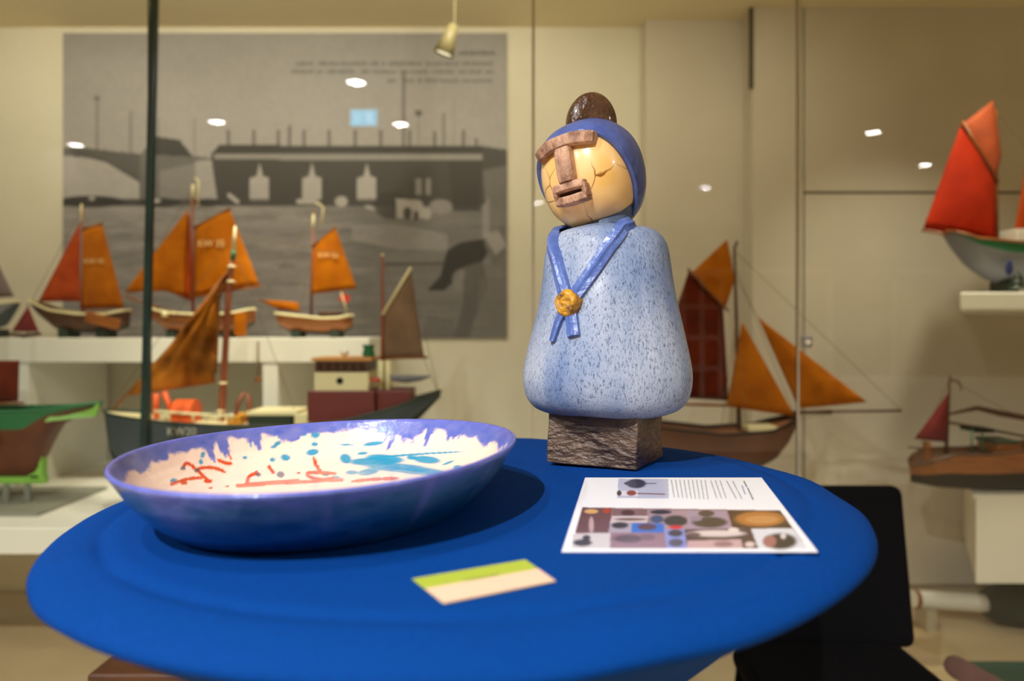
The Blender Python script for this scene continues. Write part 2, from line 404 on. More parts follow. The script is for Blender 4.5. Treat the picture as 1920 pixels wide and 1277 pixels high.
P.ell(870, 525, 22, 22, g(.24), .8); P.poly([(870,500),(905,490),(915,540),(890,600),(880,635),(850,635),(868,570)], g(.1), .85)
P.poly([(905,448),(945,420),(950,480),(925,500)], g(.14)); P.poly([(905,440),(935,432),(950,460),(930,478)], g(.36), .8)
P.poly([(900,520),(950,540),(950,640),(890,640)], g(.16), .6); P.poly([(800,590),(850,600),(860,640),(790,640)], g(.12), .6)
# caption, four right-aligned lines of small print
rows = [(99, [(860, 931)]), (119, [(556,589),(598,688),(695,709),(716,722),(730,792),(800,860),(868,925)]),
        (134, [(548,590),(595,604),(613,667),(678,692),(699,742),(752,766),(772,805),(812,854),(860,873),(880,905),(912,926)]),
        (151, [(728,742),(757,778),(785,790),(798,820),(826,862),(868,924)])]
for yy, ws in rows:
    for (a, b) in ws:
        xx = a
        while xx < b:
            h = random.choice((3.2, 3.2, 5.5)); P.seg(xx, yy-h+2, xx, yy+3, 2.6, g(.07), .8 if yy > 100 else 1, 1.5); xx += 4.2
t = thing('poster', (pa.x, YW-.007, pb.z), 'large black-and-white harbour photograph with a bridge on the back wall', 'poster')
MB().box((pa.x, YW-.012, pb.z), (pb.x, YW-.001, pa.z)).build('backing_board', M_skirt, t)
P.c *= (.92+.16*fbm(x/7, y/7, 77, 3))[:, None]; P.c *= np.array((1, .97, .985))
m.build('printed_face', mat('poster_print', vcol=True, rough=.55), t, cols=P.c)

# white spotlight hanging inside the case
sp = W(845, 62, 2.75)
t = thing('case_spotlight', sp, 'white cone spotlight hanging before the poster caption', 'spotlight')
m = MB(); m.tube([(sp.x+.018, 2.75, ZCEIL-.001), (sp.x+.014, 2.75, sp.z-.02)], .003, 8); m.build('stem', mat('lamp_beige', rgb(146, 134, 96), .5), t)
dr = Vector((-.35, .1, -1)).normalized()
m = MB(); m.tube([sp+Vector((.01, 0, .02))-dr*.01, sp+dr*.02, sp+dr*.085], [.018, .026, .041], 20, cap=False)
m.tube([sp+Vector((.01, 0, .02))-dr*.012, sp-dr*.0], [.012, .02], 20); m.build('shade', mat('lamp_beige', rgb(146, 134, 96), .5), t, smooth=True, solid=.002)
MB().tube([sp+dr*.076, sp+dr*.078], .035, 20).build('lens', mat('case_lens', (1, 1, 1), .5, emit=(1, .88, .62), estr=.9), t)

# ------------------------------------------------------------------ ship models
def interp(pts, n):
    xs = np.array([p[0] for p in pts], float); ys = np.array([p[1] for p in pts], float)
    return lambda q: np.interp(q, xs, ys)
def hull(t, Y, sheer, keel, beam, mats, band=.45, eL=.25, eR=.25, deck=None, rail=None, dk=.012, N=34):
    x0, x1 = sheer[0][0], sheer[-1][0]; fs, fk = interp(sheer, N), interp(keel, N)
    def hb(u):
        k = 1.0
        if u < eL: k = min(k, math.sqrt(max(0, 1-(1-u/eL)**2)))
        if u > 1-eR: k = min(k, math.sqrt(max(0, 1-(1-(1-u)/eR)**2)))
        return beam/2*max(k, .05)
    ts = [0, .12, .26, .42, .6, .8, 1]
    rows = []; m = MB()
    for i in range(N):
        u = i/(N-1); q = x0+(x1-x0)*u; zs, zk = W(q, fs(q), Y).z, W(q, max(fk(q), fs(q)+2), Y).z; X = W(q, 0, Y).x; b = hb(u)
        half = [(b*(math.sin(s*math.pi/2)**.75), zk+(zs-zk)*s**1.35) for s in ts]
        rows.append([Vector((X, Y-a, z)) for a, z in half[::-1]]+[Vector((X, Y+a, z)) for a, z in half[1:]])
    k = len(rows[0]); vs = [p for r in rows for p in r]; fc = []; mi = []
    for i in range(N-1):
        for j in range(k-1):
            fc.append((i*k+j, i*k+j+1, (i+1)*k+j+1, (i+1)*k+j))
            mi.append(1 if ts[max(abs(6-j), abs(5-j))] <= band else 0)
    m.add(vs, fc+[tuple(range(k)), tuple(range((N-1)*k, N*k))]); m.mi = mi+[0, 0]
    o = m.build('hull', mats, t, smooth=True)
    d = MB(); dv = []
    for r in rows:
        a, b = r[0].copy(), r[-1].copy(); a.z -= dk; b.z -= dk; a.y += .003; b.y -= .003; dv += [a, (a+b)/2+Vector((0, 0, .004)), b]
    d.add(dv, [(i*3+j, i*3+j+1, i*3+j+4, i*3+j+3) for i in range(N-1) for j in range(2)])
    d.build('deck', deck or M_wood, t)
    if rail:
        for e in (0, -1):
            MB().tube([r[e]+Vector((0, 0, .002)) for r in rows], .0055, 6).build('rail', rail, t)
    return rows
def sail(t, Y, pts, m, belly=.03, name='sail', th=.003, wob=0, n=12):
    P4 = [W(*p, Y) for p in pts]
    if len(P4) == 3: P4 = [P4[0], P4[0].lerp(P4[1], .03), P4[1], P4[2]]
    def fn(u, v):
        p = P4[0].lerp(P4[1], u).lerp(P4[3].lerp(P4[2], u), v)
        p = p.copy(); p.y -= belly*math.sin(math.pi*u)*math.sin(math.pi*min(1, v*.9+.05))
        if wob: p.y += wob*math.sin(u*19+v*4)*math.sin(math.pi*min(1, v+.05))+wob*.5*math.sin(v*13-u*7)
        return p
    return MB().grid(fn, n, n).build(name, m, t, smooth=True, solid=th)
def spar(t, Y, pts, r, m=M_mast, name='mast', dy=0):
    return MB().tube([W(p[0], p[1], Y)+Vector((0, dy, 0)) for p in pts], r, 10).build(name, m, t, smooth=True)
def stay(t, Y, a, b, r=.0011, dy=0):
    return MB().tube([W(*a, Y)+Vector((0, dy, 0)), W(*b, Y)+Vector((0, dy, 0))], r, 5).build('stay', M_rope, t)
def stand(t, Y, xs, py, zbase, m=M_hullgrn, wd=.02, dp=.05):
    for q in xs:
        a = W(q, py, Y); MB().box((a.x-wd, Y-dp, zbase), (a.x+wd, Y+dp, a.z+.012)).build('stand', m, t, bevel=.003)
def lettering(t, Y, px, py, txt, hpx, m=M_text, dy=-.03):
    c = bpy.data.curves.new('lettering', 'FONT'); c.body = txt; c.size = hpx/F*Y*1.4; c.extrude = .0006; c.align_x = 'CENTER'
    o = bpy.data.objects.new('tmp', c); COL.objects.link(o); dg = bpy.context.evaluated_depsgraph_get()
    me = bpy.data.meshes.new_from_object(o.evaluated_get(dg)); bpy.data.objects.remove(o)
    q = bpy.data.objects.new('lettering', me); me.name = 'lettering'; me.materials.clear(); me.materials.append(m); COL.objects.link(q)
    q.parent = t; q.location = W(px, py, Y)+Vector((0, dy, 0))-t.location; q.rotation_euler = (math.pi/2, 0, 0)
    return q
def boat(px, py, Y, label, zb, grp='ship models in the show case'):
    return thing('ship_model', (W(px, py, Y).x, Y, zb), label, 'model ship', grp)

YBN = 3.06
# 1  red jib, ochre mainsail
t = boat(150, 630, YBN, 'ship model with a red jib and ochre mainsail, leftmost full boat on the bench', ZB)
hull(t, YBN, [(57,563),(110,583),(160,590),(215,590),(243,582)], [(57,566),(75,590),(110,619),(150,624),(215,624),(243,614)], .13, [M_wood2, M_hullgrn], .4, .35, .2, rail=M_cream)
stand(t, YBN, (130, 200), 622, ZB)
spar(t, YBN, [(156,595),(154,386)], [.006, .004]); spar(t, YBN, [(154,415),(153,383)], .005, M_cream, 'mast_top')
sail(t, YBN, [(150,418),(150,565),(72,566)], M_sailr, .015, 'jib'); sail(t, YBN, [(157,428),(192,421),(233,578),(150,580)], M_sailo, .02, 'mainsail')
spar(t, YBN, [(155,430),(195,418)], .004, M_wood, 'gaff', -.004); spar(t, YBN, [(152,584),(250,586)], .004, M_wood, 'boom')
MB().box((W(180,0,YBN).x, YBN-.085, W(0,612,YBN).z), (W(245,0,YBN).x, YBN-.072, W(0,592,YBN).z), rot=Matrix.Rotation(.25, 3, 'Y')).build('leeboard', M_wood, t, bevel=.004)
lettering(t, YBN, 184, 495, 'KW 45', 9); stay(t, YBN, (154,390), (60,563)); stay(t, YBN, (154,390), (240,582))
# 2  large ochre sails
Y2 = 3.0
t = boat(370, 630, Y2, 'ship model with two wide ochre sails and white rail, middle of the bench', ZB)
hull(t, Y2, [(280,577),(330,588),(400,592),(450,588),(478,580)], [(280,582),(292,604),(320,624),(400,628),(455,626),(478,606)], .15, [M_wood, M_hullgrn], .35, .3, .2, rail=M_cream)
stand(t, Y2, (330, 430), 626, ZB)
spar(t, Y2, [(362,592),(361,348)], [.007, .005]); spar(t, Y2, [(361,372),(362,346)], .006, M_cream, 'mast_top'); spar(t, Y2, [(371,385),(372,338),(366,334)], .0045, M_cream, 'pennant_pole')
sail(t, Y2, [(353,392),(345,556),(310,545),(233,549)], M_sailo, .02, 'jib'); sail(t, Y2, [(366,425),(431,392),(487,535),(364,556)], M_sailo, .025, 'mainsail')
sail(t, Y2+.02, [(356,400),(360,565),(312,545)], M_sailr, .015, 'staysail')
spar(t, Y2, [(362,428),(433,390)], .004, M_wood, 'gaff', -.004); spar(t, Y2, [(360,558),(492,536)], .004, M_wood, 'boom'); spar(t, Y2, [(235,556),(300,578)], .005, M_wood, 'bowsprit')
MB().box((W(455,0,Y2).x, Y2-.095, W(0,630,Y2).z), (W(476,0,Y2).x, Y2-.08, W(0,588,Y2).z)).build('leeboard', M_sailo, t, bevel=.004)
lettering(t, Y2, 402, 464, 'KW 35', 12, dy=-.034); stay(t, Y2, (361,352), (240,556)); stay(t, Y2, (361,352), (474,582))
for q in (293, 326): MB().lathe([(.002, .012), (.010, .009), (.013, 0), (.010, -.009), (.002, -.012)], 12, c=W(q, 590, Y2)+Vector((0, -.078, 0))).build('fender', M_cream, t, smooth=True)
# 3  single ochre sail
t = boat(590, 630, YBN, 'ship model with one ochre sail and furled jib, right end of the bench', ZB)
hull(t, YBN, [(516,588),(560,593),(610,598),(640,597),(661,592)], [(516,592),(525,612),(545,624),(610,627),(645,625),(661,615)], .13, [M_wood, M_hullgrn], .3, .3, .15, rail=M_cream)
stand(t, YBN, (560, 632), 625, ZB)
spar(t, YBN, [(583,596),(588,395)], [.006, .004]); spar(t, YBN, [(587,430),(588,402)], .0055, M_cream, 'mast_top')
spar(t, YBN, [(602,425),(606,390),(600,383),(592,382)], .0042, M_cream, 'pennant_pole')
sail(t, YBN, [(588,461),(629,426),(669,541),(581,552)], M_sailo, .02, 'mainsail'); spar(t, YBN, [(585,464),(631,424)], .004, M_wood, 'gaff', -.004)
sail(t, YBN, [(492,563),(560,568),(562,584),(520,578)], M_sailo, .008, 'furled_jib', .012); spar(t, YBN, [(486,562),(530,582)], .004, M_wood, 'bowsprit')
m = MB().box((W(637,0,YBN).x, YBN, W(0,566,YBN).z), (W(655,0,YBN).x, YBN+.003, W(0,552,YBN).z), rot=Matrix.Rotation(.5, 3, 'Y')); m.mi = [0]*6; m.build('flag', M_red, t)
spar(t, YBN, [(652,592),(640,548)], .0025, M_cream, 'flagpole'); lettering(t, YBN, 619, 484, 'KW 55', 9)
MB().box((W(600,0,YBN).x, YBN-.03, W(0,597,YBN).z), (W(640,0,YBN).x, YBN+.03, W(0,585,YBN).z)).build('deckhouse', M_wood2, t, bevel=.003)
stay(t, YBN, (588,400), (490,562)); stay(t, YBN, (588,400), (658,594)); stay(t, YBN, (588,462), (560,592))
# 4, 5  models cut by the left picture edge
Yd = 3.12
t = boat(-30, 630, Yd, 'grey-sailed ship model at the far left end of the bench', ZB)
hull(t, Yd, [(-110,570),(-40,580),(36,566)], [(-110,600),(-40,625),(10,612),(36,570)], .12, [M_hullgreyw, M_slate], .6, .2, .35, rail=M_cream)
stand(t, Yd, (-60, -5), 622, ZB); spar(t, Yd, [(-28,580),(-28,430)], .005); sail(t, Yd, [(-24,450),(26,556),(-28,560)], mat('sail_lilac', rgb(122, 108, 108), .8), .015, 'mainsail')
Yd = 2.97
t = boat(48, 632, Yd, 'tiny boat model with a rust-brown triangular sail beside the red-jib boat', ZB)
hull(t, Yd, [(16,624),(45,627),(76,623)], [(16,627),(45,633.5),(76,627)], .05, [M_wood2, M_hullblk], .4, .3, .3)
spar(t, Yd, [(52,627),(52,570)], .003); sail(t, Yd, [(53,574),(73,622),(22,622)], M_sailp, .008)
# 6  green and brown hull, lower left
Y6 = 2.62
t = boat(20, 900, Y6, 'green and brown ship model on a grey plate at the lower left', ZP)
ZPL = ZP+.012
MB().box((W(-260,0,Y6).x, 2.44, ZP), (W(132,0,Y6).x, 2.86, ZPL)).build('base_plate', M_grey, t, bevel=.002)
hull(t, Y6, [(-240,775),(-60,768),(60,767),(120,764),(190,755)], [(-240,850),(-200,895),(70,895),(92,838),(112,800),(150,778),(190,764)], .17, [M_green, mat('hull_rustbrown', rgb(104, 52, 24), .5, rgb(84, 40, 18), 9)], .8, .15, .4, deck=M_hullgrn, rail=M_green)
MB().box((W(-230,0,Y6).x, Y6-.012, W(0,906,Y6).z), (W(88,0,Y6).x, Y6+.012, W(0,893,Y6).z)).build('keel', M_lime, t, bevel=.003)
m = MB(); x0, x1 = W(58,0,Y6).x, W(84,0,Y6).x; m.box((x0, Y6-.018, W(0,900,Y6).z), (x1, Y6+.018, W(0,836,Y6).z)); m.build('rudder', M_lime, t, bevel=.003)
for yy in (853, 873, 892): MB().box((x0+.01, Y6-.021, W(0,yy+2,Y6).z), (x1-.012, Y6-.017, W(0,yy-2,Y6).z)).build('hinge', M_hullblk, t)
m = MB(); m.add([W(122,766,Y6)+Vector((0,-.05,0)), W(190,756,Y6)+Vector((0,-.015,0)), W(184,780,Y6)+Vector((0,-.015,0)), W(108,786,Y6)+Vector((0,-.075,0)), W(122,766,Y6)+Vector((0,-.04,0)), W(190,756,Y6)+Vector((0,-.005,0)), W(184,780,Y6)+Vector((0,-.005,0)), W(108,786,Y6)+Vector((0,-.065,0))],
    [(0,1,2,3),(7,6,5,4),(0,4,5,1),(1,5,6,2),(2,6,7,3),(3,7,4,0)]); m.build('stern_board', M_lime, t)
m = MB(); m.box((W(-8,0,Y6).x, Y6-.10, W(0,838,Y6).z), (W(27,0,Y6).x, Y6-.085, W(0,775,Y6).z)); m.build('leeboard', mat('mid_green_paint', rgb(104, 156, 78), .5), t, bevel=.004)
for q in (-100, 12, 52): MB().lathe([(.014, 0), (.012, .03), (.009, W(0,903,Y6).z-ZPL)], 12, c=(W(q,0,Y6).x, Y6, ZPL)).build('stand', M_grey, t)
spar(t, Y6, [(-40,770),(-40,540)], .008); sail(t, Y6, [(-40,676),(36,676),(34,752),(-40,758)], M_saild, .01, 'sail'); spar(t, Y6, [(-42,760),(44,755)], .005, M_wood, 'boom')
for q in (60, 72, 148): MB().lathe([(.006,0),(.008,.006),(.004,.012)], 10, c=W(q, 764, Y6)).build('bollard', M_green, t)
# 7  big cutter behind the bowl
Y7 = 2.56
t = boat(500, 930, Y7, 'large slate-hulled fishing cutter model with white wheelhouse behind the bowl', ZP)
rows = hull(t, Y7, [(196,770),(240,776),(330,784),(430,790),(560,792),(660,782),(740,762),(790,745),(826,734)],
     [(196,778),(206,840),(225,890),(280,905),(560,905),(680,880),(740,830),(790,782),(826,744)], .26, [M_slate, M_hullblk], .5, .35, .3, deck=M_cream, rail=M_hullgrn, dk=.006)
stand(t, Y7, (330, 560), 902, ZP, dp=.07)
spar(t, Y7, [(415,792),(428,560),(437,468)], [.013, .011, .008]); spar(t, Y7, [(436,488),(438,470)], .0095, M_green, 'mast_band'); spar(t, Y7, [(438,470),(441,424)], [.0085, .004], M_cream, 'mast_top')
for yy in (500, 528, 718, 770): MB().lathe([(.013,-.004),(.016,0),(.013,.004)], 14, c=W(437-(yy-468)*.073, yy, Y7)).build('mast_collar', M_cream, t)
sail(t, Y7-.01, [(432,505),(406,540),(404,718),(240,742)], M_tarp, .03, 'furled_sail', .004, wob=.012, n=26)
spar(t, Y7, [(436,500),(320,650),(212,768)], [.007, .006, .004], M_wood, 'forestay_boom'); spar(t, Y7, [(428,512),(410,560),(404,700)], .006, M_wood, 'boom')
for pts in ([(293,784),(292,738)], [(307,735),(328,784)]): spar(t, Y7-.04, pts, .0105, M_orange, 'winch_arm')
c = W(350, 775, Y7-.03); MB().tube([c+Vector((-.035, 0, 0)), c+Vector((.035, 0, 0))], .05, 22).build('net_drum', M_orange, t)
spar(t, Y7-.05, [(440,790),(446,757),(456,737),(465,740),(468,760),(463,792)], .0065, M_mast, 'davit')
spar(t, Y7-.105, [(290,771),(330,774),(400,779),(440,780)], .005, M_cream, 'guard_rail')
for q in (312, 362, 388, 412, 434): spar(t, Y7-.105, [(q,775),(q,790)], .004, M_cream, 'rail_post')
MB().box((W(440,0,Y7).x, Y7-.07, W(0,796,Y7).z), (W(464,0,Y7).x, Y7+.05, W(0,776,Y7).z)).build('hatch', mat('yellow_paint', rgb(220, 150, 30), .5), t, bevel=.003)
# deck gear
m = MB().box((W(480,0,Y7).x, Y7-.08, W(0,796,Y7).z), (W(560,0,Y7).x, Y7+.08, W(0,774,Y7).z)); m.build('fish_hold', M_hullgrn, t, bevel=.004)
m = MB().box((W(478,0,Y7).x, Y7-.084, W(0,774,Y7).z), (W(570,0,Y7).x, Y7+.084, W(0,767,Y7).z)); m.build('hold_cover', M_cream, t, bevel=.002)
MB().box((W(566,0,Y7).x, Y7-.09, W(0,800,Y7).z), (W(668,0,Y7).x, Y7+.05, W(0,772,Y7).z)).build('deck_box', M_cream, t, bevel=.003)
for q, yy, mm in ((603,762,M_orange),(640,761,M_wood),(660,762,M_red),(584,764,M_wood2)): MB().lathe([(.004,-.012),(.014,-.007),(.016,0),(.014,.007),(.004,.012)], 12, c=W(q, yy, Y7-.04)).build('float', mm, t, smooth=True)
wh = MB().box((W(601,0,Y7).x, Y7-.085, W(0,730,Y7).z), (W(700,0,Y7).x, Y7+.085, W(0,694,Y7).z)); wh = wh.build('wheelhouse', M_cream, t, bevel=.004)
MB().box((W(603,0,Y7).x, Y7-.088, W(0,695,Y7).z), (W(698,0,Y7).x, Y7+.08, W(0,675,Y7).z)).build('window_band', M_wood2, t)
for k in range(6):
    q = 608+k*15; MB().box((W(q,0,Y7).x, Y7-.0905, W(0,692,Y7).z), (W(q+10,0,Y7).x, Y7-.087, W(0,679,Y7).z)).build('window', mat('model_glass', rgb(70, 48, 38), .1), t)
MB().box((W(597,0,Y7).x, Y7-.095, W(0,675,Y7).z), (W(706,0,Y7).x, Y7+.095, W(0,669,Y7).z)).build('wheelhouse_roof', mat('roof_buff', rgb(212, 150, 80), .5), t, bevel=.002)
MB().lathe([(.022,0),(.022,.018),(.018,.020),(.018,.030),(.022,.032),(.022,.042)], 18, c=W(691, 668, Y7)).build('funnel', M_green, t)
MB().lathe([(.003,0),(.014,.006),(.017,.015),(.012,.024),(.003,.028)], 14, c=W(646, 668, Y7)).build('searchlight', M_white, t, smooth=True)
m = MB(); m.tube([W(648,711,Y7)+Vector((0,-.089,0)), W(648,711,Y7)+Vector((0,-.086,0))], .012, 16); m.build('porthole', M_hullblk, t)
MB().box((W(590,0,Y7).x, Y7-.095, W(0,786,Y7).z), (W(712,0,Y7).x, Y7+.09, W(0,729,Y7).z)).build('deckhouse', M_maroon, t, bevel=.004)
MB().box((W(712,0,Y7).x, Y7-.07, W(0,770,Y7).z), (W(775,0,Y7).x, Y7+.07, W(0,728,Y7).z)).build('aft_bulwark', M_maroon, t, bevel=.006)
MB().lathe([(.008,-.006),(.017,-.005),(.018,0),(.017,.005),(.008,.006)], 14, c=W(704, 712, Y7-.09)).build('lifebuoy', M_red, t)
spar(t, Y7, [(718,735),(717,480)], [.009, .005]); spar(t, Y7, [(717,515),(717,476)], .005, M_cream, 'mast_top')
for q in (714, 728): spar(t, Y7-.05, [(q,732),(q,676)], .011, M_cream, 'vent_pipe')
sail(t, Y7, [(722,588),(769,505),(795,668),(716,670)], M_sailg, .02, 'mizzen_sail'); spar(t, Y7, [(718,590),(771,502)], .006, M_cream, 'gaff', -.006); spar(t, Y7, [(714,672),(802,670)], .005, M_wood, 'boom')
m = MB(); m.lathe([(.004,-.02),(.03,-.012),(.045,0),(.045,.006)], 16, fn=lambda p, a, r, z: Vector((W(765,700,Y7).x+(p.x)*1.9, Y7-.04+p.y*.6, W(0,706,Y7).z+p.z))); m.build('lifeboat', M_hullgreyw, t, smooth=True)
stay(t, Y7, (717,490), (822,738)); stay(t, Y7, (770,505), (822,738)); stay(t, Y7, (439,440), (200,770)); stay(t, Y7, (440,470), (560,790)); stay(t, Y7, (440,440), (717,490))
lettering(t, Y7, 373, 806, 'KW20', 14, mat('hull_lettering', rgb(190, 186, 170), .6), dy=-.134)
spar(t, Y7+.06, [(484,715),(484,640)], .0035, M_rope, 'tackle'); MB().lathe([(.006,-.008),(.013,-.005),(.013,.005),(.006,.008)], 10, c=W(484, 712, Y7+.06)).build('tackle_block', M_wood, t)
# 8  gaff cutter right of the figure
Y8 = 2.72
t = boat(1380, 880, Y8, 'brown gaff-rigged ship model with long bowsprit right of the ceramic figure', ZP)
hull(t, Y8, [(1150,775),(1230,796),(1340,808),(1430,802),(1494,780)], [(1150,800),(1200,870),(1260,888),(1400,886),(1450,862),(1478,828),(1494,790)], .24, [mat('hull_redbrown', rgb(96, 50, 26), .45, rgb(80, 40, 20), 8), M_hullblk], .34, .3, .3, rail=M_hullblk)
stand(t, Y8, (1270, 1400), 886, ZP, M_hullblk, dp=.07)
spar(t, Y8, [(1386,806),(1377,462)], [.009, .005], M_wood2); spar(t, Y8, [(1376,470),(1382,452),(1380,462)], .004, M_hullgrn, 'vane')
sail(t, Y8, [(1291,508),(1356,577),(1366,752),(1215,742)], M_saild, .03, 'mainsail'); sail(t, Y8-.01, [(1363,449),(1377,525),(1360,578),(1296,512)], M_sailo, .02, 'topsail')
sail(t, Y8-.02, [(1391,606),(1393,607),(1491,781),(1362,762)], M_sailo, .02, 'staysail'); sail(t, Y8, [(1421,594),(1424,598),(1626,754),(1497,766)], M_sailo, .025, 'jib')
spar(t, Y8, [(1288,504),(1364,584)], .005, M_wood, 'gaff', -.012); spar(t, Y8, [(1200,756),(1370,760)], .006, M_wood, 'boom')
spar(t, Y8, [(1486,774),(1560,772)], .008, M_wood2, 'bowsprit'); spar(t, Y8, [(1545,772),(1690,770)], .005, M_wood2, 'jib_boom')
MB().box((W(1395,0,Y8).x, Y8-.05, W(0,806,Y8).z), (W(1450,0,Y8).x, Y8+.05, W(0,797,Y8).z)).build('hatch', M_cream, t, bevel=.002)
for a, b in (((1377,470),(1690,770)), ((1379,520),(1421,594)), ((1378,500),(1491,780)), ((1494,786),(1560,776)), ((1378,470),(1240,796))): stay(t, Y8, a, b)
for q in (1352, 1370, 1400): spar(t, Y8-.09, [(q,806),(1380,600)], .0012, M_rope, 'shroud')
# 9  upper right shelf and red sailed model
Y9 = 2.78
ZS = W(0, 551, 2.7).z
t = thing('wall_shelf', (W(1800,0,2.7).x, 2.7, ZS-.07), 'white display shelf at the upper right under the red-sailed model', 'shelf')
def angled(x0, y0, x1, y1, xr_, z0, z1):
    return MB().add([(x0,y0,z0),(xr_,y0,z0),(xr_,y1,z0),(x1,y1,z0),(x0,y0,z1),(xr_,y0,z1),(xr_,y1,z1),(x1,y1,z1)], [(0,3,2,1),(4,5,6,7),(0,1,5,4),(1,2,6,5),(2,3,7,6),(3,0,4,7)])
angled(W(1800,0,2.57).x, 2.57, W(1806,0,YP2).x, YP2-.002, W(2250,0,2.7).x, ZS-.068, ZS).build('board', M_white, t, bevel=.008)
t = boat(1870, 548, Y9, 'ship model with tall red mainsail and green-striped hull on the upper right shelf', ZS)
hull(t, Y9, [(1772,434),(1810,452),(1870,460),(1990,462),(2080,450)], [(1772,437),(1795,470),(1822,505),(1860,530),(1990,535),(2080,510)], .2, [M_green, M_hullgreyw], .84, .3, .2, rail=M_wood)
stand(t, Y9, (1880, 1990), 533, ZS, M_hullgrn, dp=.05)
spar(t, Y9, [(1869,462),(1868,205)], [.008, .004], M_wood); sail(t, Y9, [(1803,231),(1866,338),(1868,452),(1731,429)], M_sailred, .03, 'mainsail')
sail(t, Y9-.012, [(1862,188),(1877,292),(1867,338),(1806,232)], mat('sail_orange_top', rgb(182, 78, 28), .75, rgb(160, 62, 22), 12, .2, 30), .02, 'topsail')
spar(t, Y9, [(1800,228),(1868,342)], .005, M_wood, 'gaff', -.014); spar(t, Y9, [(1728,432),(1872,456)], .005, M_wood, 'boom')
sail(t, Y9, [(1925,300),(1990,450),(1902,432)], M_sailr, .02, 'jib'); MB().box((W(1890,0,Y9).x, Y9-.05, W(0,462,Y9).z), (W(1925,0,Y9).x, Y9+.05, W(0,432,Y9).z)).build('cabin', M_white, t, bevel=.004)
m = MB(); m.lathe([(.004,-.032),(.014,-.018),(.016,0),(.010,.02),(.003,.034)], 14, fn=lambda p, a, r, z: W(1857,507,Y9)+Vector((p.x, -.105+p.y*.3, p.z))); m.build('leeboard', M_navy, t, smooth=True)
for a, b in (((1868,210),(1772,434)), ((1868,210),(2070,452))): stay(t, Y9, a, b)
tr = thing('model_tree', Vector((W(1906,0,2.62).x, 2.615, ZS)), 'tiny dark green model tree standing on the upper right shelf', 'model tree', world=False)
MB().lathe([(.004,0),(.004,.02)], 8).build('trunk', M_wood2, tr)
MB().lathe([(.03,.015),(.012,.04),(.024,.036),(.009,.06),(.017,.056),(.001,.085)], 12).build('foliage', M_hullgrn, tr, smooth=False)
# 10  lower right model on its stand
Y10 = 2.66
ZT = W(0, 921, Y10).z
t = thing('wall_cabinet', (W(1880,0,Y10).x, Y10, W(0,1094,2.6).z), 'pale wall cabinet at the right edge under the maroon-sailed boat', 'cabinet')
angled(W(1830,0,2.6).x, 2.6, W(1806,0,YP2-.004).x, YP2-.004, W(2150,0,2.6).x, W(0,1094,2.6).z, ZT-.012).build('body', M_wall, t)
angled(W(1824,0,2.598).x, 2.598, W(1808,0,YP2-.004).x, YP2-.004, W(2150,0,2.6).x, ZT-.012, ZT).build('top_board', M_wall, t)
t = boat(1850, 918, Y10, 'low wooden ship model with a maroon jib and lowered mast on the right cabinet', ZT)
hull(t, Y10, [(1707,874),(1730,860),(1758,848),(1830,847),(1920,838),(2010,826),(2080,818)], [(1707,904),(1760,914),(1850,919),(2000,920.5),(2080,900)], .16, [M_wood, M_hullblk], .65, .12, .2, deck=M_wood2, rail=M_wood2)
spar(t, Y10, [(1774,850),(1781,704)], [.007, .0045], M_wood2); sail(t, Y10, [(1779,736),(1773,829),(1714,823)], M_sailp, .015, 'jib')
spar(t, Y10, [(1777,777),(1800,772),(1832,765),(1875,775),(1925,784),(2010,800)], [.004, .006, .009, .012, .011, .006], M_wood2, 'furled_gaff'); spar(t, Y10, [(1774,791),(1830,801),(1920,818),(2000,832)], .005, M_wood2, 'boom')
spar(t, Y10, [(1782,712),(1796,714),(1802,724),(1801,732)], [.003, .003, .002, .002], M_sailp, 'pennant'); spar(t, Y10, [(1702,838),(1738,842)], .0035, M_wood2, 'tiller')
MB().box((W(1733,0,Y10).x, Y10-.012, W(0,872,Y10).z), (W(1742,0,Y10).x, Y10+.012, W(0,828,Y10).z)).build('rudder_post', M_wood, t)
MB().box((W(1815,0,Y10).x, Y10-.05, W(0,808,Y10).z), (W(1848,0,Y10).x, Y10+.05, W(0,801,Y10).z)).build('awning', M_hullblk, t)
for q in (1822, 1842): spar(t, Y10-.04, [(q,850),(q,806)], .003, M_green, 'awning_post')
MB().box((W(1850,0,Y10).x, Y10-.055, W(0,846,Y10).z), (W(1897,0,Y10).x, Y10+.055, W(0,826,Y10).z)).build('cabin', M_wood, t, bevel=.003)
MB().box((W(1847,0,Y10).x, Y10-.06, W(0,828,Y10).z), (W(1892,0,Y10).x, Y10+.06, W(0,822,Y10).z)).build('cabin_roof', M_hullgrn, t, bevel=.002)
for k, mm in enumerate((M_red, M_white, M_navy)):
    MB().box((W(1904,0,Y10).x, Y10-.083, W(0,851.5+k*6.5,Y10).z), (W(1932,0,Y10).x, Y10-.080, W(0,845+k*6.5,Y10).z)).build('flag_stripe', mm, t)
stay(t, Y10, (1781,710), (1712,860)); stay(t, Y10, (1781,712), (2000,830))

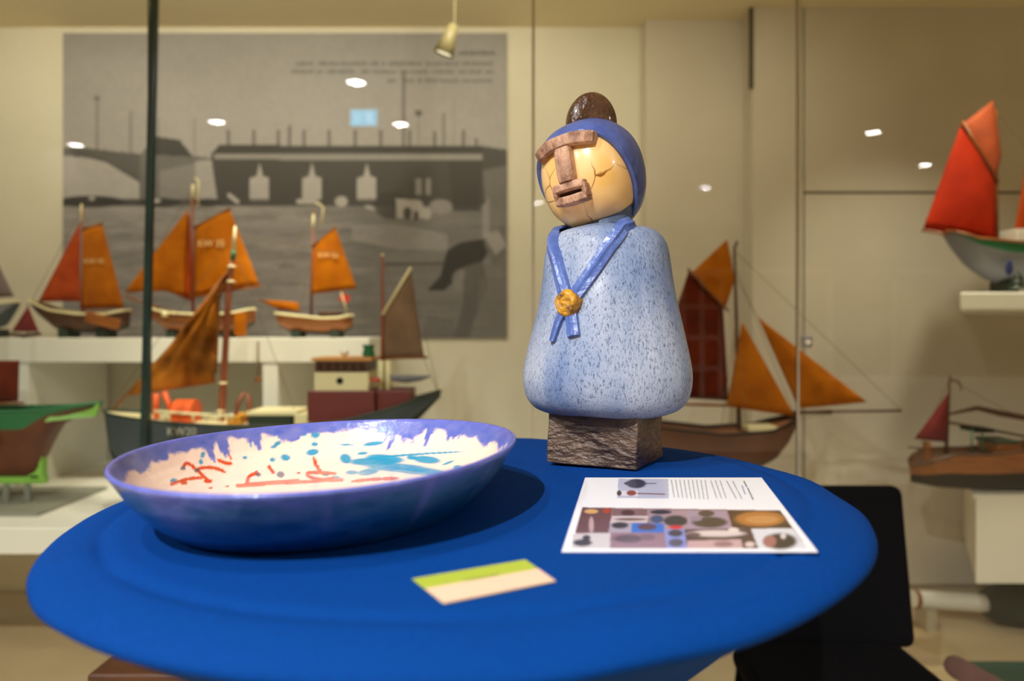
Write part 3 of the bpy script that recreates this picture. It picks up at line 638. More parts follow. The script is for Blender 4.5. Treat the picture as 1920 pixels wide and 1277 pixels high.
# ------------------------------------------------------------------ marker buoy and boards on the floor at the right
yb = 3.02; zb_ = .088
t = thing('marker_buoy', (W(1780,0,yb).x, yb, 0), 'white pole with dark green float lying on the floor at the right', 'buoy')
a = W(1712, 0, yb).x; b = W(1850, 0, yb).x
MB().tube([(a, yb, zb_+.035), (b+.05, yb, zb_+.01)], .036, 20).build('pole', M_white, t, smooth=False)
MB().tube([(a+.002, yb-.002, zb_+.035), (a+.018, yb-.002, zb_+.034)], .039, 20).build('end_ring', M_wood, t)
MB().tube([(b-.01, yb, .10), (b+.03, yb, .10), (b+.16, yb, .105), (b+.36, yb, .105), (b+.5, yb, .10)], [.05, .075, .10, .10, .04], 24).build('float', mat('float_green', rgb(42, 58, 38), .7, rgb(34, 46, 32), 12, .3), t, smooth=True)
MB().box((a+.03, yb-.05, 0), (a+.07, yb+.05, zb_)).build('rest', M_skirt, t)
t = thing('oar_blade', (1.45, 2.05, 0), 'reddish-brown wooden oar blade leaning in at the bottom right corner', 'oar')
p, q = W(1772, 1220, 2.10), W(1990, 1345, 1.98)
m = MB(); d = (q-p).normalized(); up = Vector((0, .25, 1)).normalized(); 
prof = [(0, .012), (.012, .026), (.03, .032), (.14, .034), (.3, .022), (.36, .015), ((q-p).length, .014)]
n = d.cross(up).normalized(); up = n.cross(d)
vs = []
for s, h in prof:
    c = p+d*s+Vector((0, 0, -.03)); vs += [c+up*h-n*.009, c+up*h+n*.009, c-up*h+n*.009, c-up*h-n*.009]
m.add(vs, [(i*4+k, i*4+(k+1) % 4, i*4+4+(k+1) % 4, i*4+4+k) for i in range(len(prof)-1) for k in range(4)]+[(0,1,2,3), tuple(range(len(vs)-4, len(vs)))])
m.build('blade', mat('oar_wood', rgb(98, 66, 56), .6, rgb(80, 52, 44), 10), t, bevel=.005)
zf = (q-p).z+p.z
MB().box((W(1975,0,1.98).x-.03, 1.95, 0), (W(1975,0,1.98).x+.03, 2.01, max(.03, zf-.02))).build('rest', M_wood2, t)
g0 = W(1868, 1244, 2.5)
tag(MB().box((g0.x-.12, 2.48, 0), (g0.x+.6, 2.52, g0.z)).build('floor_board', mat('board_green', rgb(18, 62, 50), .5), bevel=.004), 'dark green board standing on the floor behind the oar blade', 'board')

# ------------------------------------------------------------------ black chair behind the table
t = thing('black_chair', (.78, 1.75, 0), 'black upholstered chair standing behind the right side of the table', 'chair')
def pad(name, c, sx, sy, sz, rx=0, bev=.03):
    m = MB().box((-sx, -sy, -sz), (sx, sy, sz)); R = Matrix.Rotation(rx, 3, 'X')
    m.v = [tuple(R@Vector(v)+Vector(c)) for v in m.v]; return m.build(name, M_black, t, bevel=bev)
pad('backrest', (.83, 1.90, .64), .235, .025, .21, -.16)
pad('seat', (.785, 1.58, .435), .22, .25, .035)
for lx in (.61, .975):
    MB().tube([(lx, 1.36, 0), (lx, 1.36, .42)], .014, 10).build('leg', M_black, t)
    MB().tube([(lx, 1.97, 0), (lx, 1.86, .42), (lx, 1.905, .70)], .014, 10).build('leg', M_black, t)
# wooden stool, mostly hidden left of the table
t = thing('wooden_stool', (-.82, 1.42, 0), 'brown wooden stool half hidden behind the left side of the table', 'stool')
zt_ = W(180, 1243, 1.45).z; xs = W(216, 0, 1.45).x
MB().box((xs-.03, 1.40, zt_-.035), (xs+.33, 1.70, zt_)).build('seat', M_wood2, t, bevel=.008)
for sx in (xs, xs+.29):
    for sy in (1.43, 1.67): MB().tube([(sx, sy, 0), (sx, sy, zt_-.03)], .014, 10).build('leg', M_mast, t)

# ------------------------------------------------------------------ the table
TX, TY, TZ, TILT = -.0483, .7731, ZC-.1717, .0255
def tz(x): return TZ+TILT*x                       # the top leans very slightly
def onT(px, py, dz=0):                            # photograph pixel -> point on the table top
    u = (px-960)/F; v = -(py-YH)/F; Y = -(.1717-dz)/(v-TILT*u); return Vector((u*Y, Y, ZC+v*Y))
t = thing('cocktail_table', (TX, TY, 0), 'round standing table under a bright blue stretch cover', 'table')
prof = [(.001,0),(.12,0),(.25,0),(.33,0),(.345,-.0003),(.349,-.0036),(.3525,-.0024),(.362,-.0022),(.377,-.0045),(.390,-.0090),(.3975,-.0140),(.3995,-.0185),(.3955,-.0225),(.370,-.040),(.320,-.078),(.25,-.145),(.17,-.255),(.12,-.41),(.10,-.56),(.088,-.70),(.12,-.86),(.2,-.98),(.29,-1.06),(.3,-1.075)]
def tf(p, a, r, z):
    k = min(1, max(0, (-z-.03)/.12)); k2 = math.sin(min(1, max(0, (-z-.03)/1.0))*math.pi)
    rr = r*(1+.06*k2*math.cos(4*a+.6)+.008*k*math.sin(23*a+3*math.sin(2*a)))
    w_ = .0012*math.sin(9*a+math.sin(5*a)*2) if .352 < r and z > -.03 else 0
    x, y = TX+rr*math.cos(a), TY+rr*math.sin(a)
    zz = TZ+z+w_+TILT*x*max(0, 1+z/1.0)
    return Vector((x, y, max(zz, .004)))
MB().lathe(prof, 160, fn=tf).build('stretch_cover', M_blue, t, smooth=True)
MB().lathe([(.03, .02), (.03, TZ-.2)], 16, c=(TX, TY, 0)).build('pole', M_metal, t)
MB().lathe([(.25, .001), (.25, .012), (.05, .03)], 32, c=(TX, TY, 0)).build('foot_plate', M_metal, t)

# ------------------------------------------------------------------ the bowl
BX, BY, BA, BB, BH = -.1862, .7097, .190, .212, .0585
BZ = tz(BX)+.0006
NB = 420
outer = [(.70,0),(.735,.0005),(.765,.004),(.82,.013),(.88,.025),(.93,.037),(.965,.048),(.988,.055),(.998,.0585)]
rimp = [(.999,.0600),(.992,.0612),(.982,.0612),(.974,.0600)]
inner = [(.968,.057),(.955,.052),(.935,.045),(.905,.036),(.87,.0285),(.83,.022),(.78,.0165),(.72,.0125),(.65,.0098),(.56,.0082),(.46,.0074),(.34,.007),(.22,.007),(.1,.007),(.002,.007)]
def dens(pr, k):
    o = []
    for (a, b) in zip(pr[:-1], pr[1:]): o += [(a[0]+(b[0]-a[0])*i/k, a[1]+(b[1]-a[1])*i/k) for i in range(k)]
    return o+[pr[-1]]
pr = dens(outer, 3)+rimp+dens(inner, 7)
n_out = len(dens(outer, 3)); n_rim = len(rimp)
def bf(p, a, r, z):
    wob = 1+.006*math.sin(3*a+.5)+.004*math.sin(5*a)
    return Vector((BX+BA*r*wob*math.cos(a), BY+BB*r*wob*math.sin(a), BZ+z*(1+.03*math.sin(2*a+1))+TILT*BA*r*math.cos(a)))
m = MB().lathe(pr, NB, fn=bf)
V = np.array(m.v); bx, by = project(m.v)
ri = np.repeat(np.arange(len(pr)), NB); th = np.tile(np.arange(NB)*2*np.pi/NB, len(pr))
rr = np.array([p[0] for p in pr])[ri]; zz = np.array([p[1] for p in pr])[ri]
P = Paint(bx, by, rgb(240, 212, 192))
teal, org_ = np.array(rgb(0, 140, 176)), np.array(rgb(206, 70, 20)); slate_ = np.array(rgb(52, 70, 92))
for (ex_, ey, rx, ry, an) in ((528,818,7,6,0),(591,815,8,7,0),(570,813,6,5,0),(590,833,6,4,0),(586,848,12,6,-10),(520,832,7,4,-30),(513,838,5,3,0),(535,858,9,6,10),(459,858,5,3,0),(511,862,5,4,0),(380,853,4,6,0),(377,866,4,5,0),(326,902,7,5,0),
     (648,860,11,9,20),(680,850,10,3,-5),(700,866,46,8,0),(722,860,36,8,5),(745,877,60,8,3),(790,884,50,7,4),(660,886,12,4,0),(690,885,20,6,-8),(800,862,26,7,5),(772,858,10,4,0),(858,877,8,5,0),(840,868,12,2,-20),(700,832,20,4,-8),(765,853,60,2,-4),(828,849,40,1.6,-3),(629,896,9,4,0),(650,834,14,1.5,0),(470,834,3,5,0)):
    P.ell(ex_, ey, rx, ry, teal, .95, .35, an)
for pts in ([(322,908),(350,899),(378,896)],[(370,882),(382,893),(392,903)],[(372,879),(398,877),(421,885)],[(345,874),(352,869),(365,878)],[(409,862),(422,868),(434,869)],[(428,850),(433,860)],[(464,905),(468,893),(482,888)],[(505,875),(512,886)],[(588,858),(594,874),(606,890)],[(575,888),(590,886),(628,888)],[(576,892),(600,899),(625,896)],[(445,911),(520,904),(600,902),(640,900)],[(460,907),(560,900)],[(660,903),(700,899),(745,897)]):
    if len(pts) > 2:
        q0, q1, q2 = [np.array(q, float) for q in (pts[0], pts[len(pts)//2], pts[-1])]; cp = 2*q1-(q0+q2)/2
        cv = [tuple((1-u)**2*q0+2*u*(1-u)*cp+u*u*q2) for u in np.linspace(0, 1, 9)]
    else: cv = pts
    for n_, (a, b) in enumerate(zip(cv[:-1], cv[1:])): P.seg(*a, *b, 3.5+3.5*abs(math.sin(n_*1.3+len(cv)+pts[0][0])), org_, .95, 2)
for q in ((390,902,8,4),(345,906,6,3),(480,884,2,2),(560,887,3,2),(395,915,4,2),(426,912,4,2)): P.ell(*q, org_)
for q in ((343,878,5,4),(485,890,5,4),(526,890,7,6),(369,882,4,4),(612,890,5,3)): P.ell(*q, slate_, .8)
inside = ri >= n_out+n_rim
col_in = P.c
# blue glaze running from the rim down the inside
dep = .004+.024*fbm(th*7, th*0+2, 21, 3)+.016*np.clip(vnoise(th*11, th*0+.5, 31)-.5, 0, 1)*2
for px_, ln in ((735, .085), (722, .05), (765, .045), (818, .065), (886, .05), (905, .045), (925, .035), (450, .05), (300, .06), (318, .055), (205, .06), (215, .05)):
    yb_ = 782+abs(px_-640)*.07
    a_ = math.atan2((W(px_, yb_, .9).z*0+ (.9-BY))/BB, ((px_-960)/F*.9-BX)/BA)
    dd = np.abs((th-a_+np.pi) % (2*np.pi)-np.pi); dep = np.maximum(dep, ln*.62*np.clip(1.5-dd/.02, 0, 1)**.5)
s_in = np.maximum(0, (.974-rr))*.2+np.maximum(0, .060-zz)*.75
k = np.clip((dep*(.6+.8*fbm(th*18, s_in*110, 8))-s_in)/.005+.5, 0, 1)[:, None]
bl = fbm(th*16, s_in*120+7, 4)[:, None]
blue_in = np.array(rgb(58, 82, 168))*(1-bl)*1.15+np.array(rgb(128, 132, 196))*bl*.9
cin = col_in*(1-k)+blue_in*k
# outside: lilac at the lip through grey-blue to deep teal at the foot, with streaks
hz = np.clip(zz/.0585, 0, 1); n1 = fbm(th*7, hz*9+3, 2, 5); n2 = fbm(th*26, hz*3, 14)
e = np.clip(hz**2.6+(n1-.5)*.75, 0, 1)[:, None]
lo_, mid_, hi_ = np.array(rgb(2, 80, 122)), np.array(rgb(80, 118, 148)), np.array(rgb(126, 134, 204))
cout = np.where(e < .5, lo_*(1-e*2)+mid_*e*2, mid_*(2-2*e)+hi_*(2*e-1))
st = (np.clip((vnoise(th*14, th*0+9, 40)-.72)*6, 0, 1)*np.clip(hz*1.5-.2, 0, 1)*.55)[:, None]
cout = cout*(1-st)+np.array(rgb(140, 132, 196))*st; cout = cout*(.82+.36*n2[:, None])
rimc = np.array(rgb(96, 104, 190))*(.8+.4*n2[:, None])
cc = np.where((ri < n_out)[:, None], cout, np.where(inside[:, None], cin, rimc))
tag(m.build('ceramic_bowl', mat('bowl_glaze', vcol=True, rough=.28, coat=.5, bump=.15, scale=60), None, smooth=True, cols=cc), 'wide glazed ceramic bowl, blue outside with paint splashes on cream inside', 'bowl')

# ------------------------------------------------------------------ laminated sheet and name card
def flat(name, corners, fn, nx, ny, th, m, label, cat):
    A, B, C, D = [onT(*c, dz=.0006) for c in corners]     # far left, far right, near right, near left
    mb = MB().grid(lambda u, v: A.lerp(B, u).lerp(D.lerp(C, u), v)+Vector((0, 0, th)), nx, ny)
    x, y = project(mb.v); cols = fn(x, y)
    n = len(mb.v); ring_ = [i for i in range(nx)]+[j*nx+nx-1 for j in range(1, ny)]+[(ny-1)*nx+i for i in range(nx-2, -1, -1)]+[j*nx for j in range(ny-2, 0, -1)]
    base = len(mb.v); mb.v += [(mb.v[i][0], mb.v[i][1], mb.v[i][2]-th) for i in ring_]; q = len(ring_)
    mb.f += [(ring_[i], base+i, base+(i+1) % q, ring_[(i+1) % q]) for i in range(q)]+[tuple(range(base, base+q))]; mb.mi += [0]*(q+1)
    cols = np.vstack([cols, np.tile(cols[0], (q, 1))])
    o = mb.build(name, m, cols=cols); return tag(o, label, cat)
def sheet(x, y):
    P = Paint(x, y, rgb(244, 244, 250)); c = lambda a, b: (1050+a*.2552, 890+b*.2553)
    pl = lambda pts, col, a=1: P.poly([c(*p) for p in pts], rgb(*col), a)
    el = lambda cx, cy, rx, ry, col, a=1: P.ell(*c(cx, cy), rx*.2552, ry*.2553, rgb(*col), a, .3)
    pl([(430,30),(795,32),(800,175),(420,172)], (186,190,216)); el(560,66,72,34,(58,62,86)); el(500,64,30,12,(70,74,100)); P.seg(*c(610,66), *c(705,64), 1.5, rgb(60,62,86))
    pl([(425,118),(575,118),(575,158),(418,154)], (222,220,232)); el(525,135,36,20,(140,60,66)); el(435,136,18,20,(66,48,52)); P.seg(*c(570,138), *c(770,144), 2, rgb(120,60,60))
    for i in range(9): P.seg(*c(818+i*31, 40), *c(840+i*31, 165+i*2), 1.5, rgb(90,88,100), .85, .8)
    for i in range(3): P.seg(*c(1108+i*34, 44), *c(1152+i*34, 172), 1.5, rgb(90,88,100), .85, .8)
    for i in range(2): P.seg(*c(1225+i*44, 48), *c(1295+i*40, 176), 1.5, rgb(90,88,100), .85, .8)
    P.seg(*c(1338, 82), *c(1360, 142), 1.8, rgb(70,100,190)); P.seg(*c(1352, 50), *c(1372, 88), 2.2, rgb(60,58,70)); P.seg(*c(1380, 100), *c(1418, 182), 2.2, rgb(60,58,70))
    pl([(165,240),(1620,262),(1820,540),(85,540)], (150,118,122))
    pl([(165,240),(385,245),(355,425),(110,425)], (110,76,78)); el(230,270,50,16,(214,170,110)); el(345,265,30,20,(170,70,50)); el(230,370,18,60,(190,160,160))
    pl([(390,250),(640,255),(630,305),(380,305)], (128,98,102)); el(500,280,50,22,(80,50,54)); pl([(380,305),(650,305),(640,352),(370,352)], (206,192,196)); el(520,328,120,10,(120,90,84))
    pl([(365,352),(530,356),(520,425),(362,425)], (170,160,176)); el(440,372,62,24,(62,52,54))
    pl([(640,258),(930,262),(938,400),(765,402),(660,345)], (168,140,146)); el(740,275,80,16,(56,52,60)); el(850,340,90,40,(66,60,48)); el(712,328,50,30,(70,84,116)); el(850,386,50,14,(206,50,44))
    pl([(530,355),(765,360),(762,425),(522,425)], (56,112,204)); el(640,384,72,24,(96,66,70))
    pl([(930,262),(1220,265),(1265,395),(940,400)], (164,142,160)); el(1075,285,60,24,(78,62,56)); el(1100,350,130,40,(72,60,54)); el(1000,322,45,20,(150,128,146))
    pl([(1230,262),(1620,265),(1705,392),(1270,392)], (76,54,36)); el(1470,325,180,56,(176,116,54)); el(1480,330,120,30,(196,140,80))
    pl([(95,432),(375,430),(370,540),(85,540)], (206,198,202)); el(165,500,70,26,(64,54,58)); el(195,465,30,22,(64,54,58))
    pl([(370,425),(770,425),(780,540),(366,540)], (150,118,132)); el(500,470,110,30,(100,80,88)); el(640,460,60,22,(120,96,108))
    pl([(765,402),(915,402),(932,540),(780,540)], (140,146,212)); el(848,430,55,26,(74,66,72)); el(852,500,55,30,(90,84,96))
    pl([(915,402),(1400,395),(1450,540),(932,540)], (84,64,62)); el(1150,432,210,24,(220,204,204),.95); el(1275,408,40,20,(224,208,206)); el(985,440,50,16,(110,84,80)); pl([(935,485),(1330,475),(1345,540),(932,540)], (196,162,166)); el(1200,510,70,22,(150,116,120)); el(1395,512,36,20,(220,196,190))
    pl([(1405,398),(1705,392),(1818,540),(1458,540)], (216,216,224)); el(1620,490,120,60,(62,52,48)); el(1540,490,50,44,(160,108,100)); el(1640,450,20,22,(214,206,206))
    return P.c
flat('laminated_sheet', [(1097,897),(1428,897),(1533,1036),(1053,1036)], sheet, 260, 170, .0009, mat('laminate', vcol=True, rough=.25, coat=.35), 'white laminated information sheet with a photo collage on the table', 'sheet')
def card(x, y):
    P = Paint(x, y, rgb(222, 186, 158)); P.poly([(760,1080),(985,1040),(1010,1066),(795,1104)], rgb(160, 174, 52))
    for a, b in ((872,893),(896,908),(911,934)): P.seg(a, 1088-(a-872)*.17, b, 1088-(b-872)*.17, 3.2, rgb(110,120,50), .8, 1.2)
    P.seg(836, 1093, 842, 1092, 3, rgb(120,140,50), .5)
    for a, b, yy in ((850,905,1101),(912,960,1092),(870,930,1110)): P.seg(a, yy, b, yy-(b-a)*.17, 1.6, rgb(214,176,146), .7, 1)
    return P.c
flat('name_card', [(773,1087),(985,1051),(1042,1091),(832,1133)], card, 120, 60, .0008, mat('card_print', vcol=True, rough=.6), 'small cream card with a green band at the front of the table', 'card')

# ------------------------------------------------------------------ ceramic figure
SX, SY = .1225, .912
fig = thing('ceramic_figure', (SX, SY, tz(SX)+.001), 'tall ceramic figure in a pale blue smock with cream face and brown bun', 'sculpture', world=False)
fig.rotation_euler = (0, 0, math.radians(-27.5)); fig.location.z += .0012
pxm = SY/F                                   # metres per pixel at the figure
zy = lambda py: (ZC-(py-YH)*pxm)-(tz(SX)+.001)
def node_mat(name, fn):
    m = bpy.data.materials.new(name); m.use_nodes = True; nt = m.node_tree; fn(nt, nt.nodes['Principled BSDF'], lambda t: nt.nodes.new(t), nt.links.new); return m
def smock(nt, b, N, L):
    tc = N('ShaderNodeTexCoord'); mp = N('ShaderNodeMapping'); mp.inputs['Scale'].default_value = (1, 1, .34); L(tc.outputs['Object'], mp.inputs[0])
    n1 = N('ShaderNodeTexNoise'); n1.inputs['Scale'].default_value = 18; n1.inputs['Detail'].default_value = 6; L(mp.outputs[0], n1.inputs[0])
    r1 = N('ShaderNodeValToRGB'); r1.color_ramp.elements[0].position = .32; r1.color_ramp.elements[1].position = .66
    r1.color_ramp.elements[0].color = (*rgb(120, 148, 196), 1); r1.color_ramp.elements[1].color = (*rgb(200, 210, 228), 1); L(n1.outputs[0], r1.inputs[0])
    n2 = N('ShaderNodeTexNoise'); n2.inputs['Scale'].default_value = 480; n2.inputs['Detail'].default_value = 5; n2.inputs['Roughness'].default_value = .75; L(mp.outputs[0], n2.inputs[0])
    r2 = N('ShaderNodeValToRGB'); r2.color_ramp.elements[0].position = .37; r2.color_ramp.elements[1].position = .48
    r2.color_ramp.elements[0].color = (.10, .14, .26, 1); r2.color_ramp.elements[1].color = (1, 1, 1, 1); L(n2.outputs[0], r2.inputs[0])
    mx = N('ShaderNodeMix'); mx.data_type = 'RGBA'; mx.blend_type = 'MULTIPLY'; mx.inputs[0].default_value = .9
    L(r1.outputs[0], mx.inputs[6]); L(r2.outputs[0], mx.inputs[7]); L(mx.outputs[2], b.inputs['Base Color'])
    bp = N('ShaderNodeBump'); bp.inputs['Strength'].default_value = .8; bp.inputs['Distance'].default_value = .004; L(n2.outputs[0], bp.inputs['Height']); L(bp.outputs[0], b.inputs['Normal'])
    b.inputs['Roughness'].default_value = .42; b.inputs['Coat Weight'].default_value = .25; b.inputs['Coat Roughness'].default_value = .25
def face(nt, b, N, L):
    tc = N('ShaderNodeTexCoord'); n1 = N('ShaderNodeTexNoise'); n1.inputs['Scale'].default_value = 14; n1.inputs['Detail'].default_value = 4; L(tc.outputs['Object'], n1.inputs[0])
    r1 = N('ShaderNodeValToRGB'); r1.color_ramp.elements[0].position = .35; r1.color_ramp.elements[1].position = .7
    r1.color_ramp.elements[0].color = (*rgb(242, 208, 152), 1); r1.color_ramp.elements[1].color = (*rgb(232, 180, 96), 1); L(n1.outputs[0], r1.inputs[0])
    # hairline cracks in the glaze
    nz = N('ShaderNodeTexNoise'); nz.inputs['Scale'].default_value = 30; L(tc.outputs['Object'], nz.inputs[0])
    ad = N('ShaderNodeMix'); ad.data_type = 'RGBA'; ad.blend_type = 'ADD'; ad.inputs[0].default_value = .018; L(tc.outputs['Object'], ad.inputs[6]); L(nz.outputs[1], ad.inputs[7])
    vo = N('ShaderNodeTexVoronoi'); vo.feature = 'DISTANCE_TO_EDGE'; vo.inputs['Scale'].default_value = 17; L(ad.outputs[2], vo.inputs[0])
    rc = N('ShaderNodeValToRGB'); rc.color_ramp.elements[0].position = .004; rc.color_ramp.elements[1].position = .016
    rc.color_ramp.elements[0].color = (.30, .16, .06, 1); rc.color_ramp.elements[1].color = (1, 1, 1, 1); L(vo.outputs[0], rc.inputs[0])
    n3 = N('ShaderNodeTexNoise'); n3.inputs['Scale'].default_value = 9; L(tc.outputs['Object'], n3.inputs[0])
    r3 = N('ShaderNodeValToRGB'); r3.color_ramp.elements[0].position = .38; r3.color_ramp.elements[1].position = .46; L(n3.outputs[0], r3.inputs[0])
    mx = N('ShaderNodeMix'); mx.data_type = 'RGBA'; mx.blend_type = 'MULTIPLY'; sx = N('ShaderNodeSeparateXYZ'); L(tc.outputs['Object'], sx.inputs[0]); mr = N('ShaderNodeMapRange')
    mr.inputs['From Min'].default_value = zy(322); mr.inputs['From Max'].default_value = zy(345); L(sx.outputs[2], mr.inputs['Value'])
    mm = N('ShaderNodeMath'); mm.operation = 'MULTIPLY'; L(r3.outputs[0], mm.inputs[0]); L(mr.outputs[0], mm.inputs[1])
    L(mm.outputs[0], mx.inputs[0]); L(r1.outputs[0], mx.inputs[6]); L(rc.outputs[0], mx.inputs[7]); L(mx.outputs[2], b.inputs['Base Color'])
    b.inputs['Roughness'].default_value = .25; b.inputs['Coat Weight'].default_value = .6; b.inputs['Coat Roughness'].default_value = .08
M_smock = node_mat('smock_glaze', smock); M_face = node_mat('cream_glaze', face)
M_clay = mat('pinkish_clay', rgb(196, 152, 122), .6, rgb(110, 74, 56), 55, .6, 120, thr=(.42, .68), stretch=(1, 1, .5))
M_scarf = mat('scarf_blue_glaze', rgb(58, 78, 142), .35, rgb(76, 96, 160), 40, .2, 90, coat=.4)
M_ker = mat('kerchief_blue_glaze', rgb(72, 98, 166), .3, rgb(92, 116, 180), 60, .3, 110, coat=.5)
M_bun = mat('brown_glaze', rgb(66, 38, 20), .3, rgb(96, 62, 42), 60, .4, 130, coat=.6, thr=(.45, .75))
M_base = mat('brown_stoneware', rgb(116, 92, 72), .42, rgb(62, 42, 30), 22, .7, 70, stretch=(1, 1, 2.2), coat=.25)
M_gold = mat('gold_rose', rgb(206, 150, 40), .4, rgb(96, 58, 18), 90, .4, 150, thr=(.4, .62))
# base block
m = MB(); 
for z, k in ((0, .985), (.004, 1), (.03, 1.0), (.085, .99), (.10, .97)): pass
bb = bmesh.new(); bmesh.ops.create_cube(bb, size=1)
bmesh.ops.scale(bb, vec=(.117, .112, .098), verts=bb.verts); bmesh.ops.translate(bb, vec=(0, 0, .049), verts=bb.verts)
bmesh.ops.subdivide_edges(bb, edges=bb.edges, cuts=5, use_grid_fill=True)
for v in bb.verts:
    v.co.x += .0012*math.sin(v.co.z*70+v.co.y*40); v.co.y += .0012*math.sin(v.co.z*60+v.co.x*50)
bmesh.ops.recalc_face_normals(bb, faces=bb.faces); m.v = [tuple(v.co) for v in bb.verts]; bb.verts.ensure_lookup_table(); m.f = [tuple(v.index for v in f.verts) for f in bb.faces]; m.mi = [0]*len(m.f); bb.free()
m.build('base_block', M_base, fig, bevel=.002)
# body: half widths read off the outline, slightly flattened front to back
out = [(779,.03),(777,92),(772,118),(764,137),(748,151),(725,157.5),(700,158.5),(672,154),(640,146.5),(605,138),(570,129.5),(535,122),(505,117.5),(480,114),(462,109.5),(447,101),(437,89),(431,74),(427.5,56),(427,.03)]
ys = np.linspace(0, 1, 70); o_y = np.interp(ys, np.linspace(0, 1, len(out)), [p[0] for p in out]); o_w = np.interp(ys, np.linspace(0, 1, len(out)), [p[1] for p in out])
k3 = np.array([.25, .5, .25])
for _ in range(2): o_y[1:-1] = np.convolve(o_y, k3, 'valid'); o_w[1:-1] = np.convolve(o_w, k3, 'valid')
FL = .93
def rad(z, a):                               # body radius at height z in direction a (local)
    w_ = np.interp(z, [zy(q) for q in o_y], o_w)*pxm; sh = max(0, (z-zy(560))/(zy(430)-zy(560)))
    e = 2+.7*min(1, sh); c, s = abs(math.cos(a)), abs(math.sin(a)); return w_/((c**e+(s/(FL-.13*min(1, sh)))**e)**(1/e))
m = MB(); nb = 72; vs = []
for yy, ww in zip(o_y, o_w):
    z = zy(yy); k = ww*pxm/max(1e-6, np.interp(z, [zy(q) for q in o_y], o_w)*pxm)
    for i in range(nb):
        a = 2*math.pi*i/nb; r = rad(z, a)*k*(1+.006*math.sin(5*a+z*30)); vs.append((r*math.cos(a), r*math.sin(a), z+.0015*math.sin(a*3)))
m.add(vs, [(i*nb+j, i*nb+(j+1) % nb, (i+1)*nb+(j+1) % nb, (i+1)*nb+j) for i in range(len(o_y)-1) for j in range(nb)]+[tuple(range(nb))[::-1], tuple(range((len(o_y)-1)*nb, len(o_y)*nb))])
m.build('smock', M_smock, fig, smooth=True)
MB().lathe([(.038, zy(440)), (.034, zy(425)), (.033, zy(405)), (.036, zy(390))], 32).build('neck', mat('neck_dark_blue', rgb(70, 88, 116), .5, rgb(92, 108, 134), 50, .4), fig, smooth=True)
# kerchief: ribbons laid on the front (local -y) of the smock
def ribbon(name, pts, wd, mt, lift=.004, th=.008, n=22):
    P_ = []
    for i in range(n):
        s = i/(n-1)*(len(pts)-1); j = min(int(s), len(pts)-2); u = s-j; a = pts[j][0]*(1-u)+pts[j+1][0]*u; y_ = pts[j][1]*(1-u)+pts[j+1][1]*u; P_.append((a, zy(y_)))
    def pos(a, z, l): r = rad(min(z, zy(429)), a)+l; return Vector((r*math.cos(a), r*math.sin(a), z))
    m = MB(); vs = []
    for i, (a, z) in enumerate(P_):
        p = pos(a, z, 0); q = pos(*P_[min(i+1, n-1)], 0)-pos(*P_[max(i-1, 0)], 0); q.normalize(); nr = Vector((math.cos(a), math.sin(a), .25)).normalized(); sd = q.cross(nr).normalized()
        w_ = wd if not isinstance(wd, tuple) else wd[0]+(wd[1]-wd[0])*i/(n-1)
        for k_, l in ((-1, -.004), (-.9, .6*th), (-.35, th*.75), (0, th), (.35, th*.75), (.9, .6*th), (1, -.004)): vs.append(p+sd*(k_*w_/2)+nr*(l+lift-.004))
    m.add(vs, [(i*7+j, i*7+j+1, (i+1)*7+j+1, (i+1)*7+j) for i in range(n-1) for j in range(6)]+[tuple(range(7)), tuple(range((n-1)*7, n*7))])
    return m.build(name, mt, fig, smooth=False)
H = -math.pi/2-.2
kn = thing
ribbon('kerchief_band', [(H-1.25, 431), (H-.72, 448), (H-.42, 490), (H-.18, 540), (H-.02, 574)], .0185, M_ker)
ribbon('kerchief_band', [(H+1.25, 429), (H+.86, 440), (H+.56, 480), (H+.26, 530), (H+.02, 574)], .0195, M_ker)
ribbon('kerchief_tail', [(H-.03, 578), (H-.13, 605), (H-.18, 642)], (.015, .008), M_ker, n=10)
ribbon('kerchief_tail', [(H+.02, 578), (H+.08, 604), (H+.13, 632)], (.016, .017), M_ker, n=10)
rz = zy(575); ry = -rad(rz, H)
m = MB(); R = .0165
rose = [(.002, .0)]; vs = []
NR = 36
rows_ = [(0, .009), (.15, .0105), (.3, .008), (.42, .0105), (.56, .0075), (.7, .0105), (.85, .008), (1.0, .004), (1.02, -.006)]
for (r, h) in rows_:
    for i in range(NR):
        a = 2*math.pi*i/NR; hh = h+.0016*math.sin(a*2+r*11)*(r > .05); q = max(r, .01)*R*(1+.05*math.sin(5*a)); vs.append(tuple(Matrix.Rotation(H+math.pi/2, 3, 'Z')@Vector((q*math.cos(a), ry-.003-hh, rz+q*math.sin(a)))))
m.add(vs, [(i*NR+j, i*NR+(j+1) % NR, (i+1)*NR+(j+1) % NR, (i+1)*NR+j) for i in range(len(rows_)-1) for j in range(NR)]+[tuple(range(NR))]); m.build('rose_brooch', M_gold, fig, smooth=True)
